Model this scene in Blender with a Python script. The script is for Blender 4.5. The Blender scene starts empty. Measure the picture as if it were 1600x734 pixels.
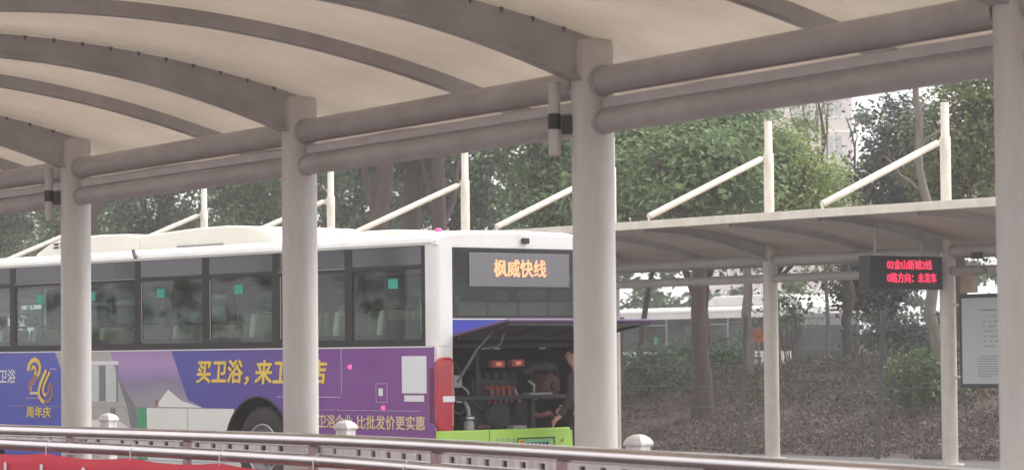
import bpy, bmesh, math, random
import numpy as np
from mathutils import Vector, Matrix
from math import sin, cos, pi, radians, sqrt, atan2

S = bpy.context.scene
COL = S.collection
R = random.Random(7)

# ------------------------------------------------------------------ camera
cam_d = bpy.data.cameras.new("camera")
cam_d.sensor_width = 36.0
cam_d.lens = 36.0 * 4490.0 / 1600.0
cam_d.clip_start = 0.1
cam_d.clip_end = 1200.0
cam = bpy.data.objects.new("camera", cam_d)
COL.objects.link(cam)
PITCH, ROLL = math.atan(186.0 / 4490.0), radians(-0.57)
cam.matrix_world = (Matrix.Translation((0, 0, 1.6))
                    @ Matrix.Rotation(pi / 2 + PITCH, 4, 'X') @ Matrix.Rotation(ROLL, 4, 'Z'))
S.camera = cam
cam_d.dof.use_dof = True
cam_d.dof.focus_distance = 33.0
cam_d.dof.aperture_fstop = 4.5

# ------------------------------------------------------------------ sky, sun, exposure
SUN_ELEV, SUN_AZ = radians(52), radians(62)        # azimuth from +Y towards +X
W = bpy.data.worlds.new("World")
S.world = W
W.use_nodes = True
nt = W.node_tree
nt.nodes.clear()
wo = nt.nodes.new("ShaderNodeOutputWorld")
bg = nt.nodes.new("ShaderNodeBackground")
sky = nt.nodes.new("ShaderNodeTexSky")
sky.sky_type = 'NISHITA'
sky.sun_disc = False
sky.sun_elevation = SUN_ELEV
sky.sun_rotation = SUN_AZ
sky.air_density = 1.0
sky.dust_density = 4.0
sky.ozone_density = 1.0
hs = nt.nodes.new("ShaderNodeHueSaturation")        # overcast: the blue is mostly gone
hs.inputs['Saturation'].default_value = 0.10
tint = nt.nodes.new("ShaderNodeMixRGB")
tint.blend_type = 'MULTIPLY'
tint.inputs[0].default_value = 1.0
tint.inputs[2].default_value = (1.0, 0.985, 0.98, 1)
bg.inputs['Strength'].default_value = 0.15
nt.links.new(sky.outputs[0], hs.inputs['Color'])
cloud = nt.nodes.new("ShaderNodeMixRGB")            # an even cloud layer over most of it
cloud.inputs[0].default_value = 0.62
cloud.inputs[2].default_value = (5.6, 5.6, 5.7, 1)
nt.links.new(hs.outputs[0], cloud.inputs[1])
nt.links.new(cloud.outputs[0], tint.inputs[1])
nt.links.new(tint.outputs[0], bg.inputs['Color'])
nt.links.new(bg.outputs[0], wo.inputs['Surface'])

sl = bpy.data.lights.new("sun", 'SUN')
sl.energy = 1.5
sl.angle = radians(25)
sl.color = (1.0, 0.96, 0.92)
sun = bpy.data.objects.new("sun", sl)
COL.objects.link(sun)
to_sun = Vector((sin(SUN_AZ) * cos(SUN_ELEV), cos(SUN_AZ) * cos(SUN_ELEV), sin(SUN_ELEV)))
sun.rotation_euler = (-to_sun).to_track_quat('-Z', 'Y').to_euler()

S.view_settings.view_transform = 'Standard'
S.view_settings.look = 'None'
S.view_settings.exposure = 1.08
S.view_settings.gamma = 1.0
S.view_settings.use_curve_mapping = False
S.cycles.max_bounces = 10
S.cycles.transparent_max_bounces = 24
S.cycles.volume_bounces = 1


# ------------------------------------------------------------------ materials
def new_mat(name):
    m = bpy.data.materials.new(name)
    m.use_nodes = True
    t = m.node_tree
    t.nodes.clear()
    return m, t, t.nodes.new("ShaderNodeOutputMaterial")


def paint(name, col, rough=0.5, metal=0.0, var=0.12, scale=6.0, bump=0.0, spec=0.5, detail=5.0, stretch=None, bscale=None, coat=0.0, grime=0.0, gscale=(7, 7, 0.9)):
    """A plain surface with uneven colour and roughness and optional relief."""
    m, t, out = new_mat(name)
    N, L = t.nodes.new, t.links.new
    p = N("ShaderNodeBsdfPrincipled")
    tc = N("ShaderNodeTexCoord")
    src = tc.outputs['Object']
    if stretch:
        mp = N("ShaderNodeMapping")
        mp.inputs['Scale'].default_value = stretch
        L(src, mp.inputs['Vector'])
        src = mp.outputs[0]
    nz = N("ShaderNodeTexNoise")
    nz.inputs['Scale'].default_value = scale
    nz.inputs['Detail'].default_value = detail
    nz.inputs['Roughness'].default_value = 0.65
    L(src, nz.inputs['Vector'])
    r = N("ShaderNodeValToRGB")
    r.color_ramp.elements[0].position = 0.3
    r.color_ramp.elements[1].position = 0.72
    lo = [max(0.0, c * (1 - var)) for c in col]
    hi = [min(1.0, c * (1 + var * 0.7)) for c in col]
    r.color_ramp.elements[0].color = (*lo, 1)
    r.color_ramp.elements[1].color = (*hi, 1)
    L(nz.outputs['Fac'], r.inputs['Fac'])
    colour = r.outputs['Color']
    if grime:                                          # washed-down dirt: patchy, drawn out along the height
        mp2 = N("ShaderNodeMapping")
        mp2.inputs['Scale'].default_value = gscale
        L(tc.outputs['Object'], mp2.inputs['Vector'])
        n3 = N("ShaderNodeTexNoise")
        n3.inputs['Scale'].default_value = 1.6
        n3.inputs['Detail'].default_value = 9
        n3.inputs['Roughness'].default_value = 0.72
        L(mp2.outputs[0], n3.inputs['Vector'])
        r3 = N("ShaderNodeValToRGB")
        r3.color_ramp.elements[0].position = 0.36
        r3.color_ramp.elements[1].position = 0.60
        g_ = 1 - grime
        r3.color_ramp.elements[0].color = (g_, g_ * 0.96, g_ * 0.92, 1)
        r3.color_ramp.elements[1].color = (1, 1, 1, 1)
        L(n3.outputs['Fac'], r3.inputs['Fac'])
        mg = N("ShaderNodeMixRGB")
        mg.blend_type = 'MULTIPLY'
        mg.inputs[0].default_value = 1.0
        L(colour, mg.inputs[1])
        L(r3.outputs[0], mg.inputs[2])
        colour = mg.outputs[0]
    L(colour, p.inputs['Base Color'])
    rr = N("ShaderNodeMapRange")
    rr.inputs[3].default_value = max(0.02, rough - 0.1)
    rr.inputs[4].default_value = min(1.0, rough + 0.1)
    L(nz.outputs['Fac'], rr.inputs[0])
    L(rr.outputs[0], p.inputs['Roughness'])
    p.inputs['Metallic'].default_value = metal
    p.inputs['Specular IOR Level'].default_value = spec
    if coat:
        p.inputs['Coat Weight'].default_value = coat
        p.inputs['Coat Roughness'].default_value = 0.08
    if bump:
        b = N("ShaderNodeBump")
        b.inputs['Strength'].default_value = bump
        b.inputs['Distance'].default_value = 0.02
        if bscale:
            n2 = N("ShaderNodeTexNoise")
            n2.inputs['Scale'].default_value = bscale
            n2.inputs['Detail'].default_value = 4
            L(src, n2.inputs['Vector'])
            L(n2.outputs['Fac'], b.inputs['Height'])
        else:
            L(nz.outputs['Fac'], b.inputs['Height'])
        L(b.outputs[0], p.inputs['Normal'])
    L(p.outputs[0], out.inputs['Surface'])
    return m


def emit(name, col, strength, base=(0.02, 0.02, 0.02)):
    m, t, out = new_mat(name)
    p = t.nodes.new("ShaderNodeBsdfPrincipled")
    p.inputs['Base Color'].default_value = (*base, 1)
    p.inputs['Emission Color'].default_value = (*col, 1)
    p.inputs['Emission Strength'].default_value = strength
    t.links.new(p.outputs[0], out.inputs['Surface'])
    return m


def glass(name, tintc, refl_rough=0.03, ior=1.5):
    """Thin tinted glazing: a coloured see-through layer under a clear reflection."""
    m, t, out = new_mat(name)
    N, L = t.nodes.new, t.links.new
    tr = N("ShaderNodeBsdfTransparent")
    tr.inputs[0].default_value = (*tintc, 1)
    gl = N("ShaderNodeBsdfGlossy")
    gl.inputs['Color'].default_value = (0.95, 0.96, 0.97, 1)
    gl.inputs['Roughness'].default_value = refl_rough
    lw = N("ShaderNodeLayerWeight")                    # same reflection from either side of a thin pane
    lw.inputs['Blend'].default_value = 0.5
    pw_ = N("ShaderNodeMath")
    pw_.operation = 'POWER'
    pw_.inputs[1].default_value = 3.2
    L(lw.outputs['Facing'], pw_.inputs[0])
    fr = N("ShaderNodeMath")
    fr.operation = 'MULTIPLY_ADD'
    fr.inputs[1].default_value = 0.5
    fr.inputs[2].default_value = 0.5 * ((ior - 1) / (ior + 1)) ** 2
    L(pw_.outputs[0], fr.inputs[0])
    tc = N("ShaderNodeTexCoord")
    nz = N("ShaderNodeTexNoise")
    nz.inputs['Scale'].default_value = 1.3
    L(tc.outputs['Object'], nz.inputs['Vector'])
    b = N("ShaderNodeBump")
    b.inputs['Strength'].default_value = 0.05
    b.inputs['Distance'].default_value = 0.05
    L(nz.outputs['Fac'], b.inputs['Height'])
    L(b.outputs[0], gl.inputs['Normal'])
    df = N("ShaderNodeBsdfDiffuse")                    # a film of dust
    df.inputs[0].default_value = (0.33, 0.33, 0.32, 1)
    mx0 = N("ShaderNodeMixShader")
    mx0.inputs[0].default_value = 0.02
    L(tr.outputs[0], mx0.inputs[1])
    L(df.outputs[0], mx0.inputs[2])
    mx = N("ShaderNodeMixShader")
    L(fr.outputs[0], mx.inputs[0])
    L(mx0.outputs[0], mx.inputs[1])
    L(gl.outputs[0], mx.inputs[2])
    L(mx.outputs[0], out.inputs['Surface'])
    return m


def leaf_mat(name, dark, light, trans=0.3):
    m, t, out = new_mat(name)
    N, L = t.nodes.new, t.links.new
    geo = N("ShaderNodeNewGeometry")
    r = N("ShaderNodeValToRGB")
    r.color_ramp.elements[0].color = (*dark, 1)
    r.color_ramp.elements[1].color = (*light, 1)
    e = r.color_ramp.elements.new(0.6)
    e.color = (*[0.6 * a + 0.4 * b for a, b in zip(dark, light)], 1)
    tc = N("ShaderNodeTexCoord")
    nz = N("ShaderNodeTexNoise")
    nz.inputs['Scale'].default_value = 0.9
    nz.inputs['Detail'].default_value = 3
    L(tc.outputs['Object'], nz.inputs['Vector'])
    mm = N("ShaderNodeMath")
    mm.operation = 'MULTIPLY_ADD'
    mm.inputs[1].default_value = 0.55
    L(geo.outputs['Random Per Island'], mm.inputs[0])
    m2 = N("ShaderNodeMath")
    m2.operation = 'MULTIPLY_ADD'
    m2.inputs[1].default_value = 1.1
    m2.inputs[2].default_value = -0.33
    L(nz.outputs['Fac'], m2.inputs[0])
    L(m2.outputs[0], mm.inputs[2])
    L(mm.outputs[0], r.inputs['Fac'])
    p = N("ShaderNodeBsdfPrincipled")
    p.inputs['Roughness'].default_value = 0.6
    p.inputs['Specular IOR Level'].default_value = 0.25
    L(r.outputs['Color'], p.inputs['Base Color'])
    tl = N("ShaderNodeBsdfTranslucent")
    L(r.outputs['Color'], tl.inputs['Color'])
    mx = N("ShaderNodeMixShader")
    mx.inputs[0].default_value = trans
    L(p.outputs[0], mx.inputs[1])
    L(tl.outputs[0], mx.inputs[2])
    L(mx.outputs[0], out.inputs['Surface'])
    return m


M = {}
M['steel'] = paint('grey_mauve_paint', (0.42, 0.405, 0.40), 0.5, 0, 0.12, 2.2, 0.04, stretch=(1, 1, 0.5), grime=0.15, gscale=(1.1, 1.1, 1.6))
M['column'] = paint('column_paint', (0.58, 0.565, 0.55), 0.45, 0, 0.08, 2.0, 0.03, stretch=(1, 1, 0.3), grime=0.10, gscale=(3, 3, 0.5))
M['cable'] = paint('pale_tray_paint', (0.50, 0.475, 0.465), 0.55, 0, 0.12, 3.0)
M['cream'] = paint('cream_paint', (0.74, 0.69, 0.60), 0.5, 0, 0.10, 4.0, 0.03, grime=0.14, gscale=(1.6, 1.6, 0.8))
M['fcol'] = paint('cream_column_paint', (0.64, 0.59, 0.53), 0.5, 0, 0.10, 4.0, grime=0.14, gscale=(3, 3, 0.6))
M['dark'] = paint('dark_metal', (0.035, 0.035, 0.042), 0.5, 0.2, 0.25, 8)
M['black'] = paint('black_rubber', (0.018, 0.018, 0.02), 0.6, 0, 0.3, 8, 0.1)
M['white'] = paint('white_bodywork', (0.82, 0.82, 0.80), 0.3, 0, 0.05, 1.5, coat=0.4, grime=0.05, gscale=(1.5, 1.5, 0.8))
M['bwhite'] = paint('white_sheet', (0.85, 0.86, 0.82), 0.35, 0, 0.05, 2, coat=0.3)
M['ivory'] = paint('ivory_plastic', (0.87, 0.855, 0.75), 0.5, 0, 0.06, 2)
M['cardwhite'] = paint('white_film', (0.80, 0.79, 0.82), 0.4, 0, 0.05, 5)
M['lilac'] = paint('lilac_film', (0.52, 0.42, 0.60), 0.4, 0, 0.05, 5)
M['gold'] = paint('gold_print', (0.86, 0.60, 0.09), 0.4, 0, 0.08, 9)
M['palegold'] = paint('pale_gold_print', (0.78, 0.60, 0.38), 0.4, 0, 0.10, 9)
M['bronze'] = paint('bronze_print', (0.36, 0.17, 0.16), 0.4, 0, 0.15, 9)
M['cabinet'] = paint('cabinet_print', (0.60, 0.66, 0.65), 0.4, 0, 0.16, 2.2)
M['greywall'] = paint('grey_backdrop_print', (0.47, 0.46, 0.43), 0.4, 0, 0.12, 1.4)
M['shadowgrey'] = paint('slate_print', (0.20, 0.195, 0.22), 0.4, 0, 0.15, 1.4)
M['greenprint'] = paint('green_print', (0.05, 0.36, 0.16), 0.35, 0, 0.08, 3, coat=0.3)
M['lime'] = paint('lime_bodywork', (0.40, 0.68, 0.10), 0.32, 0, 0.09, 2.5, coat=0.4)
M['blue'] = paint('blue_bodywork', (0.034, 0.050, 0.44), 0.35, 0, 0.1, 2.5, coat=0.3)
M['silver'] = paint('bright_metal', (0.62, 0.61, 0.60), 0.3, 0.9, 0.1, 8)
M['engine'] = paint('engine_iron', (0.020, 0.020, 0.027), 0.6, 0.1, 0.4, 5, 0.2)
M['bay'] = paint('near_black_lining', (0.008, 0.008, 0.012), 0.8, 0, 0.4, 6, 0.2)  # bay walls in near-black
M['redhose'] = paint('red_hose', (0.36, 0.06, 0.055), 0.45, 0, 0.2, 8)
M['rust'] = paint('rusty_alternator', (0.15, 0.05, 0.04), 0.65, 0.2, 0.5, 16, 0.3)
M['greyplastic'] = paint('grey_plastic', (0.30, 0.30, 0.31), 0.5, 0, 0.12, 6)
M['seat'] = paint('seat_fabric', (0.66, 0.62, 0.45), 0.8, 0, 0.12, 12, 0.1)
M['seatshell'] = paint('seat_shell', (0.08, 0.085, 0.085), 0.6, 0, 0.1, 6)
M['liner'] = paint('cabin_lining', (0.12, 0.12, 0.125), 0.6, 0, 0.1, 2)
M['tyre'] = paint('tyre_rubber', (0.040, 0.038, 0.038), 0.75, 0, 0.25, 10, 0.2)
M['glass'] = glass('tinted_bus_glass', (0.76, 0.83, 0.82), ior=1.5)
M['darkglass'] = glass('deep_green_glass', (0.22, 0.29, 0.28), ior=1.4)
M['headglass'] = paint('smoked_top_glass', (0.060, 0.063, 0.075), 0.10, 0, 0.2, 1.2, spec=1.0)
M['rearglass'] = glass('dark_rear_glass', (0.62, 0.66, 0.68), ior=1.5)
M['sticker'] = paint('teal_sticker', (0.03, 0.36, 0.27), 0.5, 0, 0.08, 20)
M['lenspale'] = paint('pale_red_lens', (0.62, 0.16, 0.20), 0.2, 0, 0.1, 6)
M['taillens'] = paint('red_lens', (0.46, 0.008, 0.026), 0.18, 0, 0.12, 5, spec=0.6, coat=0.6)
M['lamplens'] = emit('pink_marker_glow', (1.0, 0.12, 0.35), 0.45, (0.6, 0.05, 0.15))
M['baylamp'] = emit('orange_work_lamp', (1.0, 0.30, 0.20), 0.16, (0.5, 0.12, 0.08))
M['ledboard'] = paint('led_board_grey', (0.17, 0.175, 0.18), 0.5, 0, 0.06, 30)
M['ledorange'] = emit('orange_led', (1.0, 0.42, 0.20), 0.60, (0.4, 0.2, 0.1))
M['ledred'] = emit('red_led', (1.0, 0.03, 0.11), 0.62, (0.3, 0.02, 0.03))
M['stainless'] = paint('stainless_steel', (0.70, 0.65, 0.66), 0.15, 1.0, 0.10, 3)
M['railpost'] = paint('stainless_red_reflection', (0.34, 0.24, 0.25), 0.30, 0.8, 0.15, 6)  # brown stands in for the red banner mirrored in the posts
M['plastic'] = paint('white_plastic', (0.80, 0.80, 0.785), 0.45, 0, 0.12, 5, 0.03, grime=0.25)
M['fencepost'] = paint('dull_green_grey_paint', (0.13, 0.135, 0.14), 0.5, 0.1, 0.15, 6)
M['wire'] = paint('dark_wire', (0.16, 0.16, 0.155), 0.5, 0.2, 0.15, 6)
M['asphalt'] = paint('asphalt', (0.15, 0.145, 0.142), 0.85, 0, 0.25, 3, 0.25, bscale=60)
M['paver'] = paint('reddish_paving', (0.125, 0.088, 0.085), 0.8, 0, 0.2, 4, 0.15, bscale=30)
M['soil'] = paint('leaf_mould', (0.095, 0.070, 0.058), 0.95, 0, 0.45, 3.5, 0.6, bscale=18)
M['bark'] = paint('bark', (0.075, 0.060, 0.055), 0.9, 0, 0.35, 5, 0.6, stretch=(3, 3, 0.6))
M['redbark'] = paint('reddish_bark', (0.072, 0.048, 0.043), 0.9, 0, 0.3, 5, 0.6, stretch=(3, 3, 0.6))
M['palebark'] = paint('pale_bark', (0.19, 0.165, 0.14), 0.9, 0, 0.3, 5, 0.5, stretch=(3, 3, 0.6))
M['cloth'] = paint('red_cloth', (0.60, 0.030, 0.060), 0.75, 0, 0.08, 3)
M['signgrey'] = paint('notice_paper', (0.44, 0.47, 0.475), 0.35, 0, 0.05, 1.5, coat=0.2)
M['ink'] = paint('grey_ink', (0.22, 0.235, 0.24), 0.6, 0, 0.1, 20)
M['boxtan'] = paint('tan_box', (0.38, 0.30, 0.22), 0.6, 0, 0.12, 5)
M['orange'] = paint('orange_paint', (0.58, 0.16, 0.05), 0.5, 0, 0.1, 6)
M['skin'] = paint('skin', (0.52, 0.29, 0.22), 0.5, 0, 0.08, 20)
M['jacket'] = paint('maroon_jacket', (0.040, 0.026, 0.033), 0.85, 0, 0.2, 14, 0.15)
M['trousers'] = paint('dark_trousers', (0.045, 0.035, 0.042), 0.85, 0, 0.2, 14, 0.15)
M['hair'] = paint('black_hair', (0.016, 0.014, 0.013), 0.5, 0, 0.2, 30)
M['shoe'] = paint('black_shoe', (0.02, 0.02, 0.02), 0.4, 0, 0.2, 10)
M['brickwall'] = paint('rendered_wall', (0.20, 0.175, 0.16), 0.9, 0, 0.18, 2.5, 0.2)
M['facade'] = paint('pink_beige_facade', (0.66, 0.57, 0.54), 0.8, 0, 0.08, 0.6)
M['facadeglass'] = paint('window_glass', (0.36, 0.35, 0.36), 0.2, 0, 0.15, 0.8, spec=0.8)
M['plate'] = paint('licence_green', (0.20, 0.50, 0.27), 0.4, 0, 0.1, 8)
M['leaf_mid'] = leaf_mat('mid_green_leaf', (0.065, 0.115, 0.046), (0.300, 0.410, 0.185))
M['leaf_dark'] = leaf_mat('dark_green_leaf', (0.042, 0.082, 0.044), (0.185, 0.275, 0.145), 0.25)
M['leaf_yellow'] = leaf_mat('yellow_green_leaf', (0.150, 0.215, 0.065), (0.460, 0.560, 0.210))
M['leaf_holly'] = leaf_mat('glossy_blue_green_leaf', (0.020, 0.040, 0.032), (0.115, 0.165, 0.135), 0.15)
M['leaf_olive'] = leaf_mat('olive_leaf', (0.075, 0.105, 0.034), (0.290, 0.320, 0.110))
M['leaf_shrub'] = leaf_mat('shrub_leaf', (0.045, 0.085, 0.030), (0.210, 0.280, 0.120))
M['leaf_brown'] = leaf_mat('dry_brown_leaf', (0.080, 0.056, 0.047), (0.225, 0.165, 0.140), 0.15)
M['leaf_cover'] = leaf_mat('ground_ivy_leaf', (0.032, 0.045, 0.024), (0.105, 0.125, 0.066), 0.2)


def soffit_mat(name, col, through=0.38):
    m, t, out = new_mat(name)
    N, L = t.nodes.new, t.links.new
    tc = N("ShaderNodeTexCoord")
    n1 = N("ShaderNodeTexNoise")
    n1.inputs['Scale'].default_value = 0.7
    n1.inputs['Detail'].default_value = 6
    n1.inputs['Roughness'].default_value = 0.6
    L(tc.outputs['Object'], n1.inputs['Vector'])
    r = N("ShaderNodeValToRGB")
    r.color_ramp.elements[0].position = 0.32
    r.color_ramp.elements[1].position = 0.70
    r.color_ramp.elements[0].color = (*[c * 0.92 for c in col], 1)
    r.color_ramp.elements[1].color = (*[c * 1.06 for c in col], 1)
    L(n1.outputs['Fac'], r.inputs['Fac'])
    n2 = N("ShaderNodeTexNoise")                       # small mould spots and grime
    n2.inputs['Scale'].default_value = 9.0
    n2.inputs['Detail'].default_value = 8
    n2.inputs['Roughness'].default_value = 0.7
    L(tc.outputs['Object'], n2.inputs['Vector'])
    r2 = N("ShaderNodeValToRGB")
    r2.color_ramp.elements[0].position = 0.30
    r2.color_ramp.elements[1].position = 0.45
    r2.color_ramp.elements[0].color = (0.90, 0.885, 0.87, 1)
    r2.color_ramp.elements[1].color = (1, 1, 1, 1)
    L(n2.outputs['Fac'], r2.inputs['Fac'])
    mul = N("ShaderNodeMixRGB")
    mul.blend_type = 'MULTIPLY'
    mul.inputs[0].default_value = 1.0
    L(r.outputs[0], mul.inputs[1])
    L(r2.outputs[0], mul.inputs[2])
    p = N("ShaderNodeBsdfPrincipled")
    p.inputs['Roughness'].default_value = 0.75
    L(mul.outputs[0], p.inputs['Base Color'])
    tl = N("ShaderNodeBsdfTranslucent")                # fabric lets some daylight through
    L(mul.outputs[0], tl.inputs['Color'])
    mx = N("ShaderNodeMixShader")
    mx.inputs[0].default_value = through
    L(p.outputs[0], mx.inputs[1])
    L(tl.outputs[0], mx.inputs[2])
    L(mx.outputs[0], out.inputs['Surface'])
    return m


M['soffit'] = soffit_mat('cream_membrane', (0.75, 0.695, 0.63), 0.42)
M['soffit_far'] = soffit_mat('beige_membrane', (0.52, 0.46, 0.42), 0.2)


def ad_mat():
    """Printed bus advert: royal blue at the front running into purple at the back."""
    m, t, out = new_mat('blue_to_purple_print')
    N, L = t.nodes.new, t.links.new
    tc = N("ShaderNodeTexCoord")
    sx = N("ShaderNodeSeparateXYZ")
    L(tc.outputs['Object'], sx.inputs[0])
    mr = N("ShaderNodeMapRange")
    mr.inputs[1].default_value = 0.0
    mr.inputs[2].default_value = 12.0
    L(sx.outputs['Y'], mr.inputs[0])
    r = N("ShaderNodeValToRGB")
    els = r.color_ramp.elements
    els[0].position, els[0].color = 0.0, (0.215, 0.045, 0.27, 1)
    els[1].position, els[1].color = 1.0, (0.024, 0.045, 0.46, 1)
    for pos, c in ((0.16, (0.195, 0.042, 0.29, 1)), (0.25, (0.090, 0.038, 0.32, 1)), (0.38, (0.055, 0.045, 0.37, 1)), (0.65, (0.036, 0.046, 0.42, 1))):
        e = els.new(pos)
        e.color = c
    L(mr.outputs[0], r.inputs['Fac'])
    nz = N("ShaderNodeTexNoise")
    nz.inputs['Scale'].default_value = 2.4
    nz.inputs['Detail'].default_value = 6
    L(tc.outputs['Object'], nz.inputs['Vector'])
    r2 = N("ShaderNodeValToRGB")
    r2.color_ramp.elements[0].color = (0.80, 0.80, 0.82, 1)
    r2.color_ramp.elements[1].color = (1.15, 1.12, 1.12, 1)
    L(nz.outputs['Fac'], r2.inputs['Fac'])
    mul = N("ShaderNodeMixRGB")
    mul.blend_type = 'MULTIPLY'
    mul.inputs[0].default_value = 1.0
    L(r.outputs[0], mul.inputs[1])
    L(r2.outputs[0], mul.inputs[2])
    p = N("ShaderNodeBsdfPrincipled")
    p.inputs['Roughness'].default_value = 0.38
    p.inputs['Coat Weight'].default_value = 0.25
    L(mul.outputs[0], p.inputs['Base Color'])
    L(p.outputs[0], out.inputs['Surface'])
    return m


def fold_mat():
    """The printed lavender cloth fold on the advert, lilac at its top and grey below."""
    m, t, out = new_mat('lavender_fold_print')
    N, L = t.nodes.new, t.links.new
    tc = N("ShaderNodeTexCoord")
    sx = N("ShaderNodeSeparateXYZ")
    L(tc.outputs['Object'], sx.inputs[0])
    nz = N("ShaderNodeTexNoise")
    nz.inputs['Scale'].default_value = 1.6
    L(tc.outputs['Object'], nz.inputs['Vector'])
    ad = N("ShaderNodeMath")
    ad.operation = 'MULTIPLY_ADD'
    ad.inputs[1].default_value = 0.35
    L(nz.outputs['Fac'], ad.inputs[0])
    L(sx.outputs['Z'], ad.inputs[2])
    mr = N("ShaderNodeMapRange")
    mr.inputs[1].default_value = 1.05
    mr.inputs[2].default_value = 1.85
    L(ad.outputs[0], mr.inputs[0])
    r = N("ShaderNodeValToRGB")
    els = r.color_ramp.elements
    els[0].position, els[0].color = 0.0, (0.37, 0.36, 0.36, 1)
    els[1].position, els[1].color = 1.0, (0.40, 0.24, 0.50, 1)
    for pos, c in ((0.3, (0.33, 0.31, 0.36, 1)), (0.52, (0.26, 0.215, 0.35, 1)), (0.62, (0.33, 0.23, 0.49, 1)), (0.8, (0.43, 0.28, 0.53, 1))):
        e = els.new(pos)
        e.color = c
    L(mr.outputs[0], r.inputs['Fac'])
    p = N("ShaderNodeBsdfPrincipled")
    p.inputs['Roughness'].default_value = 0.38
    L(r.outputs[0], p.inputs['Base Color'])
    L(p.outputs[0], out.inputs['Surface'])
    return m


M['hatch'] = paint('dull_purple_bodywork', (0.105, 0.055, 0.145), 0.6, 0, 0.15, 4)
M['ad'] = ad_mat()
M['fold'] = fold_mat()


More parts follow.
